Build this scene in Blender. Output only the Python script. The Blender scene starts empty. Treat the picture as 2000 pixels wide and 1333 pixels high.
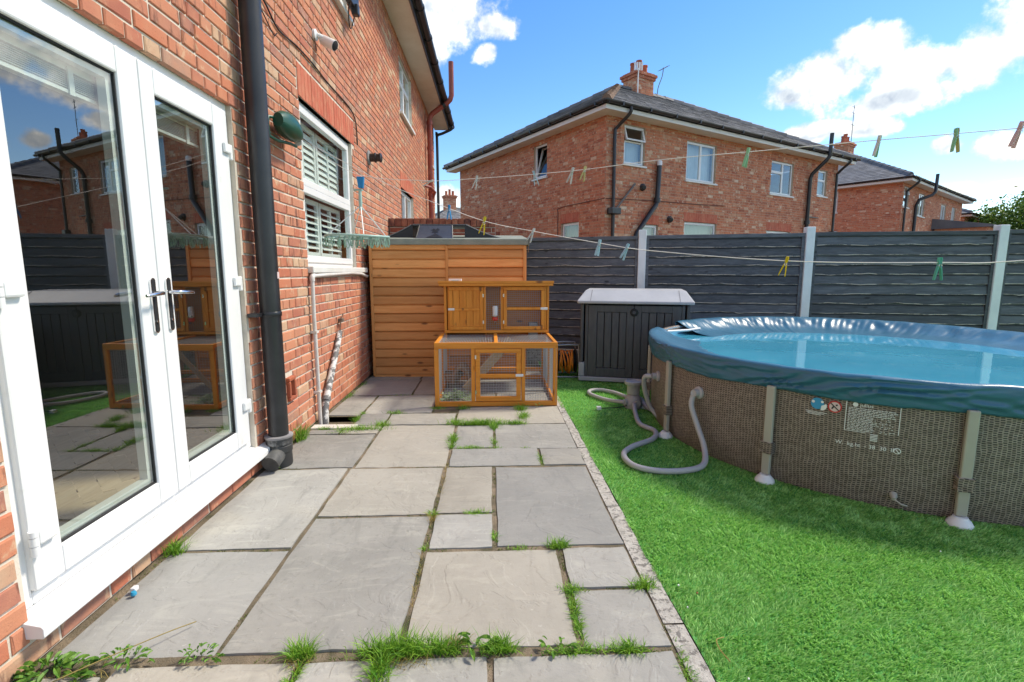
import bpy, math, random
import numpy as np
from mathutils import Vector, Matrix, noise as mnoise

R_ = math.radians
random.seed(7)
rng = np.random.default_rng(7)
scene = bpy.context.scene
COL = scene.collection

# ------------------------------------------------------------------ camera
cam_d = bpy.data.cameras.new('camera')
cam = bpy.data.objects.new('camera', cam_d)
COL.objects.link(cam)
cam.location = (0, 0, 1.25)
cam.rotation_euler = (R_(90 - 8.01), 0, R_(-2.338))
cam_d.sensor_width = 36
cam_d.lens = 36 * 970 / 2000
cam_d.clip_start = 0.02
cam_d.clip_end = 3000
scene.camera = cam

# ------------------------------------------------------------------ world: Nishita sky + cumulus
SUN_DIR = Vector((0.72, 0.26, 0.95)).normalized()          # towards the sun
SUN_EL = math.asin(SUN_DIR.z)
SUN_ROT = math.atan2(SUN_DIR.x, SUN_DIR.y)
world = bpy.data.worlds.new('World')
scene.world = world
world.use_nodes = True
wt = world.node_tree
for n in list(wt.nodes):
    wt.nodes.remove(n)


class NT:
    """tiny helper round a node tree"""
    def __init__(s, tree):
        s.t = tree

    def n(s, typ, **kw):
        nd = s.t.nodes.new(typ)
        for k, v in kw.items():
            setattr(nd, k, v)
        return nd

    def link(s, a, b):
        s.t.links.new(a, b)

    def val(s, sock, v):
        if isinstance(v, bpy.types.NodeSocket):
            s.link(v, sock)
        else:
            sock.default_value = v

    def math(s, op, a, b=None, c=None, clamp=False):
        nd = s.n('ShaderNodeMath', operation=op, use_clamp=clamp)
        s.val(nd.inputs[0], a)
        if b is not None:
            s.val(nd.inputs[1], b)
        if c is not None:
            s.val(nd.inputs[2], c)
        return nd.outputs[0]

    def vmath(s, op, a, b=None, out=0):
        nd = s.n('ShaderNodeVectorMath', operation=op)
        s.val(nd.inputs[0], a)
        if b is not None:
            s.val(nd.inputs[1], b)
        return nd.outputs[out]

    def noise(s, vec, scale, detail=4, rough=.5, dist=0):
        nd = s.n('ShaderNodeTexNoise')
        if vec is not None:
            s.link(vec, nd.inputs['Vector'])
        nd.inputs['Scale'].default_value = scale
        nd.inputs['Detail'].default_value = detail
        nd.inputs['Roughness'].default_value = rough
        nd.inputs['Distortion'].default_value = dist
        return nd.outputs['Fac']

    def smooth(s, x, a, b, lo=0, hi=1):
        nd = s.n('ShaderNodeMapRange', interpolation_type='SMOOTHSTEP')
        s.val(nd.inputs['Value'], x)
        nd.inputs['From Min'].default_value = a
        nd.inputs['From Max'].default_value = b
        nd.inputs['To Min'].default_value = lo
        nd.inputs['To Max'].default_value = hi
        return nd.outputs['Result']

    def mix(s, f, a, b, mode='MIX'):
        nd = s.n('ShaderNodeMix', data_type='RGBA', blend_type=mode)
        s.val(nd.inputs[0], f)
        for i, v in ((6, a), (7, b)):
            if isinstance(v, bpy.types.NodeSocket):
                s.link(v, nd.inputs[i])
            else:
                nd.inputs[i].default_value = tuple(v) + ((1,) if len(v) == 3 else ())
        return nd.outputs[2]

    def ramp(s, f, stops, const=False):
        nd = s.n('ShaderNodeValToRGB')
        s.val(nd.inputs[0], f)
        el = nd.color_ramp.elements
        if const:
            nd.color_ramp.interpolation = 'CONSTANT'
        while len(el) < len(stops):
            el.new(.5)
        for e, (p, c) in zip(el, stops):
            e.position = p
            e.color = tuple(c) + (1,)
        return nd.outputs[0]

    def mapping(s, vec, scale=(1, 1, 1), loc=(0, 0, 0), rot=(0, 0, 0)):
        nd = s.n('ShaderNodeMapping')
        s.link(vec, nd.inputs[0])
        nd.inputs['Location'].default_value = loc
        nd.inputs['Rotation'].default_value = rot
        nd.inputs['Scale'].default_value = scale
        return nd.outputs[0]


w = NT(wt)
sky = w.n('ShaderNodeTexSky', sky_type='NISHITA')
sky.sun_disc = False
sky.sun_elevation = SUN_EL
sky.sun_rotation = SUN_ROT
sky.altitude = 50
sky.air_density = 1.0
sky.dust_density = 0.12
sky.ozone_density = 2.2
hs = w.n('ShaderNodeHueSaturation')
hs.inputs['Saturation'].default_value = 1.32
hs.inputs['Value'].default_value = .84
hs.inputs['Hue'].default_value = .508
w.link(sky.outputs[0], hs.inputs['Color'])
tc = w.n('ShaderNodeTexCoord')
dirv = w.vmath('NORMALIZE', tc.outputs['Generated'])
# cumulus clumps: azimuth, elevation, half width, half height (degrees)
CLOUDS = [(-5.0, 25.4, 5.0, 2.9), (0.0, 24.0, 2.2, 1.3), (-7.2, 23.0, 2.4, 2.3), (-0.7, 21.9, 1.3, .9),
          (36.4, 19.3, 2.5, 1.9), (33.6, 17.2, 3.7, 2.1), (39.4, 16.6, 4.5, 2.3), (30.6, 16.6, 2.6, 1.6),
          (43.6, 16.6, 3.0, 2.2), (47.2, 18.6, 3.0, 3.2), (38.0, 14.9, 5.4, 1.5), (32.4, 13.2, 3.4, .95), (36.6, 12.8, 2.2, .7),
          (42.0, 10.6, 1.1, 1.0), (45.7, 9.9, 2.0, 1.25), (43.2, 6.3, 2.0, 1.1), (47.0, 6.8, 1.2, .6), (-4.8, 7.6, 1.8, 1.8),
          # the same broken cumulus carries on round the sky
          (56, 24, 7, 5), (62, 13, 9, 4), (72, 27, 11, 6), (58, 42, 12, 6), (86, 18, 10, 6), (106, 28, 15, 9),
          (140, 24, 17, 9), (174, 30, 17, 9), (-150, 28, 18, 9), (-112, 26, 16, 8),
          (-76, 28, 14, 8), (-40, 32, 12, 6), (14, 48, 10, 5), (100, 58, 20, 9), (-70, 58, 22, 10), (170, 62, 24, 9)]
# angular sky coordinates (azimuth, elevation) in radians, gently warped so that no clump stays an ellipse
sxyz = w.n('ShaderNodeSeparateXYZ')
w.link(dirv, sxyz.inputs[0])
azim = w.math('ARCTAN2', sxyz.outputs[0], sxyz.outputs[1])
elev = w.math('ARCSINE', sxyz.outputs[2])
ae_ = w.n('ShaderNodeCombineXYZ')
w.link(azim, ae_.inputs[0])
w.link(elev, ae_.inputs[1])
warp = w.n('ShaderNodeTexNoise')
w.link(dirv, warp.inputs['Vector'])
warp.inputs['Scale'].default_value = 9
warp.inputs['Detail'].default_value = 2
wsub = w.vmath('SUBTRACT', warp.outputs['Color'], (0.5, 0.5, 0.5))
wma = w.n('ShaderNodeVectorMath', operation='MULTIPLY_ADD')
w.link(wsub, wma.inputs[0])
wma.inputs[1].default_value = (.06, .045, 0)
w.link(ae_.outputs[0], wma.inputs[2])
pw = wma.outputs[0]


def blob(az, el, hw, hh):
    nd = w.n('ShaderNodeVectorMath', operation='MULTIPLY_ADD')
    w.link(pw, nd.inputs[0])
    kx = math.cos(R_(el)) / R_(hw)
    ky = 1 / R_(hh)
    nd.inputs[1].default_value = (kx, ky, 0)
    nd.inputs[2].default_value = (-R_(az) * kx, -R_(el) * ky, 0)
    return w.vmath('LENGTH', nd.outputs[0], out=1)


best = None
for c in CLOUDS:
    d_ = blob(*c)
    best = d_ if best is None else w.math('SMOOTH_MIN', best, d_, .2)
best = w.math('SUBTRACT', 1, best)
low = w.math('MAXIMUM', w.smooth(blob(39, 14.6, 6.5, 1.9), 1.15, .2), w.smooth(blob(33, 12.4, 5, .8), 1.1, .2))
f1 = w.noise(dirv, 15, 6, .62)
f2 = w.noise(w.vmath('ADD', dirv, tuple(SUN_DIR * .018)), 15, 4, .62)
dens = w.math('ADD', best, w.math('MULTIPLY', w.math('SUBTRACT', f1, .5), 1.9))
alpha = w.smooth(dens, -.12, .45)
lit = w.math('ADD', .78, w.math('MULTIPLY', w.math('SUBTRACT', f1, f2), 2.6), clamp=True)
core = w.smooth(dens, .2, .9)
shade = w.math('SUBTRACT', lit, w.math('MULTIPLY', w.math('MULTIPLY', low, core), .7), clamp=True)
ccol = w.ramp(shade, [(0, (1.7, 2.1, 2.8)), (.45, (2.7, 3.1, 3.7)), (.75, (3.7, 3.95, 4.3)), (1, (5.4, 5.5, 5.7))])
skyc = w.mix(alpha, hs.outputs[0], ccol)
bg = w.n('ShaderNodeBackground')
w.link(skyc, bg.inputs[0])
bg.inputs[1].default_value = 0.10
wo = w.n('ShaderNodeOutputWorld')
w.link(bg.outputs[0], wo.inputs[0])

world.cycles.sampling_method = 'MANUAL'
world.cycles.sample_map_resolution = 512

sun_d = bpy.data.lights.new('sun', 'SUN')
sun = bpy.data.objects.new('sun', sun_d)
COL.objects.link(sun)
sun_d.energy = 1.5
sun_d.angle = R_(10)
sun_d.color = (1, .95, .87)
sun.rotation_euler = (-SUN_DIR).to_track_quat('-Z', 'Y').to_euler()
sun.location = (8, 3, 12)

vs = scene.view_settings
vs.view_transform = 'Standard'
vs.look = 'None'
vs.exposure = 1.62
vs.gamma = 1
vs.use_white_balance = True                                # the photograph is balanced for the shade
vs.white_balance_temperature = 7250
vs.white_balance_tint = 8
vs.use_curve_mapping = False
scene.cycles.max_bounces = 6
scene.cycles.diffuse_bounces = 3
scene.cycles.glossy_bounces = 3
scene.cycles.transparent_max_bounces = 12
scene.cycles.sample_clamp_indirect = 6

# ------------------------------------------------------------------ helpers
Z = Vector((0, 0, 1))


class Face:
    """a vertical wall face: u runs to the right as seen from outside, w is outwards"""
    def __init__(s, O, d):
        s.O = Vector(O)
        s.d = Vector(d).normalized()
        s.n = -(Z.cross(s.d))

    def p(s, u, z, w_=0):
        return s.O + s.d * u + Z * z + s.n * w_


class MB:
    def __init__(s):
        s.v, s.f, s.r, s.m = [], [], [], []

    def face(s, pts, r=0, m=0):
        i = len(s.v)
        s.v += [tuple(p) for p in pts]
        s.f.append(tuple(range(i, i + len(pts))))
        s.r.append(r)
        s.m.append(m)

    def add(s, vs_, fs, r=0, m=0):
        i = len(s.v)
        s.v += [tuple(p) for p in vs_]
        for f in fs:
            s.f.append(tuple(i + k for k in f))
            s.r.append(r)
            s.m.append(m)
        return s

    BOXF = [(0, 3, 2, 1), (4, 5, 6, 7), (0, 1, 5, 4), (1, 2, 6, 5), (2, 3, 7, 6), (3, 0, 4, 7)]

    def box(s, x0, y0, z0, x1, y1, z1, r=0, m=0):
        s.add([(x0, y0, z0), (x1, y0, z0), (x1, y1, z0), (x0, y1, z0), (x0, y0, z1), (x1, y0, z1), (x1, y1, z1), (x0, y1, z1)], s.BOXF, r, m)
        return s

    def fbox(s, F, u0, u1, z0, z1, w0, w1, r=0, m=0):
        """box on a wall face, w0 < w1"""
        P = F.p
        s.add([P(u0, z0, w1), P(u1, z0, w1), P(u1, z0, w0), P(u0, z0, w0), P(u0, z1, w1), P(u1, z1, w1), P(u1, z1, w0), P(u0, z1, w0)], s.BOXF, r, m)
        return s

    def bar(s, p0, p1, a, b, side=None, r=0, m=0):
        """square bar from p0 to p1, a wide along side, b along the other"""
        p0, p1 = Vector(p0), Vector(p1)
        t = (p1 - p0).normalized()
        sd = Vector(side) if side is not None else (Vector((1, 0, 0)) if abs(t.x) < .9 else Vector((0, 1, 0)))
        sd = (sd - t * sd.dot(t)).normalized()
        o = t.cross(sd)
        A, B = sd * a / 2, o * b / 2
        s.add([p0 - A - B, p0 + A - B, p0 + A + B, p0 - A + B, p1 - A - B, p1 + A - B, p1 + A + B, p1 - A + B], s.BOXF, r, m)
        return s

    def tube(s, pts, rad, n=10, closed=False, caps=True, r=0, m=0):
        pts = [Vector(p) for p in pts]
        N = len(pts)
        rads = rad if isinstance(rad, (list, tuple)) else [rad] * N
        prev = None
        rings = []
        for i in range(N):
            a = pts[(i - 1) % N] if (closed or i > 0) else pts[i]
            b = pts[(i + 1) % N] if (closed or i < N - 1) else pts[i]
            t = (b - a).normalized()
            if prev is None:
                prev = Vector((0, 0, 1)) if abs(t.z) < .9 else Vector((1, 0, 0))
            x = (prev - t * prev.dot(t)).normalized()
            prev = x
            y = t.cross(x)
            rings.append([pts[i] + (x * math.cos(2 * math.pi * k / n) + y * math.sin(2 * math.pi * k / n)) * rads[i] for k in range(n)])
        base = len(s.v)
        for rg in rings:
            s.v += [tuple(p) for p in rg]
        for i in range(N if closed else N - 1):
            j = (i + 1) % N
            for k in range(n):
                l = (k + 1) % n
                s.f.append((base + i * n + k, base + i * n + l, base + j * n + l, base + j * n + k))
                s.r.append(r)
                s.m.append(m)
        if caps and not closed:
            s.f.append(tuple(base + k for k in reversed(range(n))))
            s.f.append(tuple(base + (N - 1) * n + k for k in range(n)))
            s.r += [r, r]
            s.m += [m, m]
        return s

    def lathe(s, prof, c=(0, 0, 0), axis=(0, 0, 1), n=20, r=0, m=0):
        """prof: list of (radius, height along the axis)"""
        ax = Vector(axis).normalized()
        x = Vector((1, 0, 0)) if abs(ax.x) < .9 else Vector((0, 1, 0))
        x = (x - ax * x.dot(ax)).normalized()
        y = ax.cross(x)
        c = Vector(c)
        base = len(s.v)
        for rad, hh in prof:
            for k in range(n):
                a = 2 * math.pi * k / n
                s.v.append(tuple(c + ax * hh + (x * math.cos(a) + y * math.sin(a)) * rad))
        for i in range(len(prof) - 1):
            for k in range(n):
                l = (k + 1) % n
                s.f.append((base + i * n + k, base + i * n + l, base + (i + 1) * n + l, base + (i + 1) * n + k))
                s.r.append(r)
                s.m.append(m)
        s.f.append(tuple(base + k for k in reversed(range(n))))
        s.f.append(tuple(base + (len(prof) - 1) * n + k for k in range(n)))
        s.r += [r, r]
        s.m += [m, m]
        return s

    def prism(s, poly, vec, r=0, m=0):
        """extrude the polygon (3D points, counter-clockwise seen from its front) along vec"""
        n = len(poly)
        vec = Vector(vec)
        a = [Vector(p) for p in poly]
        b = [p + vec for p in a]
        s.add(a + b, [tuple(range(n)), tuple(reversed(range(n, 2 * n)))] + [((k + 1) % n, k, n + k, n + (k + 1) % n) for k in range(n)], r, m)
        return s

    def mesh(s, name, mats, smooth=None):
        me = bpy.data.meshes.new(name)
        me.from_pydata(s.v, [], s.f)
        at = me.attributes.new('rnd', 'FLOAT', 'FACE')
        at.data.foreach_set('value', np.array(s.r, dtype=np.float32))
        if not isinstance(mats, (list, tuple)):
            mats = [mats]
        for m_ in mats:
            me.materials.append(m_)
        if len(mats) > 1:
            me.polygons.foreach_set('material_index', np.array(s.m, dtype=np.int32))
        if smooth is not None:
            me.polygons.foreach_set('use_smooth', np.ones(len(s.f), dtype=bool))
            me.update()
            me.set_sharp_from_angle(angle=R_(smooth))
        me.update()
        return me

    def build(s, name, mats, parent=None, smooth=None, bevel=0, **tags):
        o = bpy.data.objects.new(name, s.mesh(name, mats, smooth))
        COL.objects.link(o)
        if bevel:
            b = o.modifiers.new('bevel', 'BEVEL')
            b.width = bevel
            b.segments = 2
            b.limit_method = 'ANGLE'
            b.angle_limit = R_(40)
        if parent is not None:
            setp(o, parent)
        return tag(o, **tags)


def setp(o, parent):
    o.parent = parent
    if parent.type == 'EMPTY' and not parent.get('_local'):
        o.matrix_parent_inverse = Matrix.LocRotScale(parent.location, parent.rotation_euler, parent.scale).inverted()


def tag(o, label=None, cat=None, group=None, kind=None):
    if label:
        o['label'] = label
    if cat:
        o['category'] = cat
    if group:
        o['group'] = group
    if kind:
        o['kind'] = kind
    return o


def thing(name, label, cat, loc=(0, 0, 0), group=None):
    o = bpy.data.objects.new(name, None)
    COL.objects.link(o)
    o.location = loc
    o.empty_display_size = .1
    return tag(o, label, cat, group)


def local_thing(name, label=None, cat=None, group=None):
    """an Empty whose parts are built round its own origin, to be moved and copied"""
    o = thing(name, label, cat, (0, 0, 0), group)
    return o


def copy_tree(o, parent=None):
    c = o.copy()
    COL.objects.link(c)
    if parent is not None:
        c.parent = parent
    for ch in list(o.children):
        copy_tree(ch, c)
    return c


def catmull(pts, k=8):
    P = [Vector(p) for p in pts]
    P = [P[0] * 2 - P[1]] + P + [P[-1] * 2 - P[-2]]
    out = []
    for i in range(1, len(P) - 2):
        a, b, c, d = P[i - 1:i + 3]
        for j in range(k):
            t = j / k
            out.append(.5 * ((2 * b) + (c - a) * t + (2 * a - 5 * b + 4 * c - d) * t * t + (3 * b - a - 3 * c + d) * t ** 3))
    out.append(P[-2])
    return out


def project(p):
    """pixel position in the 2000 x 1333 frame (used only to rank bricks by how large they show)"""
    q = Vector(p) - cam.location
    ya, pa = R_(2.338), R_(8.01)
    fw = Vector((math.sin(ya) * math.cos(pa), math.cos(ya) * math.cos(pa), -math.sin(pa)))
    rt = Vector((math.cos(ya), -math.sin(ya), 0))
    up = rt.cross(fw)
    z = q.dot(fw)
    if z < .1:
        return None
    return 1000 + 970 * q.dot(rt) / z, 666.5 - 970 * q.dot(up) / z


# ------------------------------------------------------------------ materials
def new_mat(name):
    m = bpy.data.materials.new(name)
    m.use_nodes = True
    t = m.node_tree
    b = t.nodes['Principled BSDF']
    return m, NT(t), b


def wpos(t):
    return t.n('ShaderNodeNewGeometry').outputs['Position']


def rnd(t):
    a = t.n('ShaderNodeAttribute', attribute_name='rnd')
    o = t.n('ShaderNodeObjectInfo')
    return t.math('FRACT', t.math('ADD', a.outputs['Fac'], o.outputs['Random']))


def bump(t, b, hgt, strength=.3, dist=.01):
    nd = t.n('ShaderNodeBump')
    nd.inputs['Strength'].default_value = strength
    nd.inputs['Distance'].default_value = dist
    t.link(hgt, nd.inputs['Height'])
    t.link(nd.outputs[0], b.inputs['Normal'])


def plain(name, col, rough=.5, col2=None, scale=6, stretch=(1, 1, 1), bmp=0, bscale=40, bdist=.004, metal=0, spec=.5, var=0, coat=0, dirt=None, dscale=3, dth=(.55, .7)):
    m, t, b = new_mat(name)
    P = wpos(t)
    c = None
    if col2:
        c = t.mix(t.smooth(t.noise(t.mapping(P, stretch), scale, 6, .6), .3, .7), col, col2)
    if var:
        v = t.math('ADD', 1 - var, t.math('MULTIPLY', rnd(t), 2 * var))
        hv = t.n('ShaderNodeHueSaturation')
        t.val(hv.inputs['Value'], v)
        if c is not None:
            t.link(c, hv.inputs['Color'])
        else:
            hv.inputs['Color'].default_value = tuple(col) + (1,)
        c = hv.outputs[0]
    if dirt:
        c = t.mix(t.smooth(t.noise(P, dscale, 8, .7), dth[0], dth[1], 0, .8), c if c is not None else col, dirt)
    if c is not None:
        t.link(c, b.inputs['Base Color'])
    else:
        b.inputs['Base Color'].default_value = tuple(col) + (1,)
    b.inputs['Roughness'].default_value = rough
    b.inputs['Metallic'].default_value = metal
    b.inputs['Specular IOR Level'].default_value = spec
    b.inputs['Coat Weight'].default_value = coat
    if bmp:
        bump(t, b, t.noise(t.mapping(P, stretch), bscale, 6, .65), bmp, bdist)
    return m


def brick_mat(name, stops, smear=(.62, .43, .28), sth=(.60, .68), sscale=(14, 14, 9), samt=.75, dark=(.15, .065, .05), damt=.6):
    m, t, b = new_mat(name)
    P = wpos(t)
    h = rnd(t)
    off = t.n('ShaderNodeCombineXYZ')
    t.link(t.math('MULTIPLY', h, 37.0), off.inputs[0])
    t.link(t.math('MULTIPLY', h, 17.0), off.inputs[2])
    Pj = t.vmath('ADD', P, off.outputs[0])
    c = t.ramp(h, stops)
    big = t.noise(Pj, 9, 3, .5)
    c = t.mix(t.smooth(big, .35, .75, 0, .6), c, (.56, .25, .15))
    n2 = t.noise(t.mapping(Pj, sscale), 1, 7, .65, .4)
    c = t.mix(t.smooth(n2, sth[0], sth[1], 0, samt), c, smear)
    n3 = t.noise(t.mapping(Pj, (22, 22, 6)), 1, 5, .6, .3)
    sel = t.math('GREATER_THAN', t.math('FRACT', t.math('MULTIPLY', h, 7.3)), .62)
    c = t.mix(t.math('MULTIPLY', t.smooth(n3, .52, .66, 0, damt), sel), c, dark)
    c = t.mix(t.smooth(t.noise(Pj, 150, 3, .6), .60, .75, 0, .5), c, (.16, .06, .04))
    t.link(c, b.inputs['Base Color'])
    b.inputs['Roughness'].default_value = .88
    b.inputs['Specular IOR Level'].default_value = .25
    bump(t, b, t.noise(Pj, 90, 6, .7), .5, .004)
    return m


BRICK_NEAR = brick_mat('brick_orange_red', [(0, (.56, .20, .112)), (.16, (.49, .16, .095)), (.32, (.61, .26, .15)), (.46, (.42, .14, .095)), (.60, (.56, .245, .15)), (.72, (.50, .175, .11)), (.85, (.36, .17, .13)), (.95, (.57, .38, .25))], samt=.75, sth=(.56, .68), damt=.75)
BRICK_FAR = brick_mat('brick_weathered_orange', [(0, (.58, .21, .112)), (.25, (.52, .175, .095)), (.5, (.61, .25, .14)), (.72, (.36, .105, .062)), (.80, (.47, .15, .085)), (.93, (.60, .34, .21)), (1, (.70, .53, .39))], smear=(.72, .56, .42), sth=(.56, .66), sscale=(8, 8, 12), samt=.85, damt=.4)
BRICK_RED = brick_mat('brick_smooth_red', [(0, (.54, .14, .085)), (.5, (.49, .12, .072)), (1, (.57, .165, .10))], samt=.12, damt=.15)
BRICK_DARK = brick_mat('brick_burnt_brown', [(0, (.22, .06, .04)), (.3, (.15, .05, .04)), (.6, (.29, .08, .048)), (1, (.11, .05, .045))], samt=.2)
MORTAR = plain('mortar_cream', (.70, .63, .53), .95, (.58, .50, .41), 9, bmp=.6, bscale=120, dirt=(.36, .30, .22), dscale=2.2)
MORTAR_FAR = plain('mortar_buff', (.56, .42, .31), .95, (.46, .33, .23), 5)
UPVC = plain('white_upvc', (.80, .80, .80), .3, (.77, .77, .76), 2.5, spec=.5, dirt=(.60, .58, .53), dscale=7, dth=(.58, .80))
UPVC_DIRTY = plain('white_upvc_weathered', (.78, .78, .75), .4, (.70, .69, .64), 5)
SOFFIT = plain('soffit_cream_white', (.74, .70, .62), .5, (.66, .61, .52), 3)
BLACK_PLASTIC = plain('black_plastic', (.018, .018, .02), .35, (.03, .03, .033), 7, bmp=.06, bscale=30, dirt=(.07, .066, .064), dscale=14, dth=(.70, .82))
GASKET = plain('black_rubber', (.012, .012, .013), .7)
CHROME = plain('chrome', (.75, .75, .76), .15, metal=1)
RED_PIPE = plain('red_brown_pipe', (.33, .062, .04), .5, (.25, .055, .04), 4, dirt=(.40, .20, .15), dscale=9)
WHITE_PIPE = plain('white_plastic_pipe', (.72, .70, .67), .45, (.62, .58, .53), 9)
OLD_PIPE = plain('flaking_white_paint_pipe', (.70, .68, .65), .7, dirt=(.03, .03, .035), dscale=15, dth=(.47, .53))
SLATE = plain('grey_slate', (.13, .13, .14), .75, (.205, .198, .198), 1.5, (1, 1, 1), bmp=.2, bscale=20, var=.35, dirt=(.2, .19, .17), dscale=2.5, spec=.25)
SLATE_B = plain('dark_grey_tile', (.12, .126, .142), .7, (.165, .165, .175), 2, var=.2, spec=.25)
HIP_BROWN = plain('brown_hip_tile', (.27, .17, .11), .9, (.16, .10, .07), 9, var=.3)
TERRACOTTA = plain('terracotta', (.48, .13, .06), .8, (.36, .095, .05), 8, var=.15)
LEAD = plain('grey_lead', (.17, .19, .2), .6)
CONCRETE = plain('concrete_grey', (.50, .475, .43), .95, (.38, .36, .325), 14, bmp=1, bscale=60, bdist=.01, dirt=(.13, .12, .11), dscale=38, dth=(.52, .58))
POST = plain('pale_concrete_post', (.84, .85, .85), .9, (.74, .76, .77), 6, bmp=.3, bscale=120, dirt=(.36, .37, .38), dscale=4, dth=(.6, .75))
SOIL = plain('soil_and_grit', (.20, .15, .10), 1, (.11, .085, .055), 18, bmp=1, bscale=80, bdist=.01)
JOINT = plain('joint_mortar_sand', (.27, .21, .145), 1, (.12, .10, .065), 6, bmp=1, bscale=120, bdist=.008, dirt=(.055, .06, .025), dscale=5, dth=(.5, .62))
GREY_HOSE = plain('grey_ribbed_hose', (.43, .41, .41), .45)
PUMP_GREY = plain('grey_pump_plastic', (.38, .36, .35), .45)
POOL_LEG = plain('beige_grey_steel', (.42, .39, .335), .45, (.37, .345, .30), 4)
WHITE_CAP = plain('white_plastic', (.76, .75, .74), .4)
GREEN_PLASTIC = plain('dark_green_plastic', (.012, .075, .045), .35)
GALV = plain('galvanised_wire', (.42, .43, .44), .5)
DARK = plain('dark_interior', (.03, .03, .03), .9)
ORANGE_CABLE = plain('orange_cable', (.75, .22, .02), .4)
INK_WHITE = plain('white_print', (.80, .80, .80), .6)
INK_BLUE = plain('blue_print', (.03, .30, .55), .6)
INK_RED = plain('red_print', (.55, .03, .035), .6)
INK_BLACK = plain('black_print', (.03, .03, .03), .6)
INK_PINK = plain('pale_pink_print', (.72, .55, .53), .6)


def glass(name, tint=(.86, .93, .90), k=1.9, base=.03):
    m, t, b = new_mat(name)
    t.t.nodes.remove(b)
    out = t.t.nodes['Material Output']
    tr = t.n('ShaderNodeBsdfTransparent')
    tr.inputs[0].default_value = tuple(tint) + (1,)
    gl = t.n('ShaderNodeBsdfGlossy')
    gl.inputs['Roughness'].default_value = .0
    gl.inputs['Color'].default_value = (.97, .98, 1, 1)
    ge = t.n('ShaderNodeNewGeometry')                       # Schlick term, the same from either side of the thin pane
    cs = t.math('ABSOLUTE', t.vmath('DOT_PRODUCT', ge.outputs['Incoming'], ge.outputs['Normal'], out=1))
    p5 = t.math('POWER', t.math('SUBTRACT', 1, cs, clamp=True), 5)
    f = t.math('ADD', base, t.math('MULTIPLY', t.math('ADD', .04, t.math('MULTIPLY', p5, .96)), k), clamp=True)
    mx = t.n('ShaderNodeMixShader')
    t.link(f, mx.inputs[0])
    t.link(tr.outputs[0], mx.inputs[1])
    t.link(gl.outputs[0], mx.inputs[2])
    t.link(mx.outputs[0], out.inputs[0])
    return m


GLASS = glass('double_glazing', k=3.8, base=.05)
GLASS_W = glass('thin_glazing', k=1.0, base=.02)
GLASS_FAR = glass('window_glass', k=1.8, base=.05)


def wood(name, c1, c2, knot=(.16, .06, .02), axis='x', rough=.6, grain=1.0, var=.12):
    m, t, b = new_mat(name)
    P = wpos(t)
    st = {'x': (1.2, 14, 22), 'z': (22, 14, 1.2), 'y': (14, 1.2, 22)}[axis]
    h = rnd(t)
    off = t.n('ShaderNodeCombineXYZ')
    for i in range(3):
        t.link(t.math('MULTIPLY', h, 31.0 + 7 * i), off.inputs[i])
    Pj = t.vmath('ADD', P, off.outputs[0])
    n1 = t.noise(t.mapping(Pj, st), 1.6 * grain, 5, .6, .6)
    c = t.mix(t.smooth(n1, .3, .7), c1, c2)
    n2 = t.noise(t.mapping(Pj, tuple(k * 3 for k in st)), 2 * grain, 4, .6, .8)
    c = t.mix(t.smooth(n2, .5, .75, 0, .45), c, tuple(k * .62 for k in c1))
    vo = t.n('ShaderNodeTexVoronoi')
    kst = {'x': (2.2, 6, 6), 'z': (6, 6, 2.2), 'y': (6, 2.2, 6)}[axis]
    t.link(t.mapping(Pj, kst), vo.inputs['Vector'])
    vo.inputs['Scale'].default_value = 1.4
    c = t.mix(t.smooth(vo.outputs['Distance'], .16, .06, 0, .9), c, knot)
    hv = t.n('ShaderNodeHueSaturation')
    t.link(c, hv.inputs['Color'])
    t.val(hv.inputs['Value'], t.math('ADD', 1 - var, t.math('MULTIPLY', h, 2 * var)))
    t.link(hv.outputs[0], b.inputs['Base Color'])
    b.inputs['Roughness'].default_value = rough
    b.inputs['Specular IOR Level'].default_value = .35
    bump(t, b, n2, .25, .002)
    return m


SHED_WOOD = wood('shed_orange_brown_wood', (.64, .275, .085), (.73, .36, .13), var=.26)
SHED_WOOD_V = wood('shed_upright_wood', (.62, .26, .075), (.70, .335, .115), axis='z')
HUTCH_X = wood('hutch_orange_wood', (.66, .22, .022), (.76, .30, .042), axis='x', rough=.45, var=.08)
HUTCH_Z = wood('hutch_orange_wood_upright', (.66, .22, .022), (.76, .30, .042), axis='z', rough=.45, var=.08)
FENCE_WOOD = wood('fence_charcoal_paint', (.078, .083, .094), (.132, .139, .154), knot=(.03, .03, .034), axis='x', rough=.75, var=.32)
RAW_EDGE = plain('raw_board_edge', (.66, .58, .48), .9, (.42, .35, .28), 7, dirt=(.055, .058, .066), dscale=4, dth=(.46, .56))
OLD_WOOD = wood('ramp_weathered_wood', (.46, .32, .20), (.56, .41, .27), axis='x')
FLOOR_WOOD = wood('oak_floor', (.52, .38, .25), (.62, .48, .33), axis='y', rough=.4, var=.2)


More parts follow.
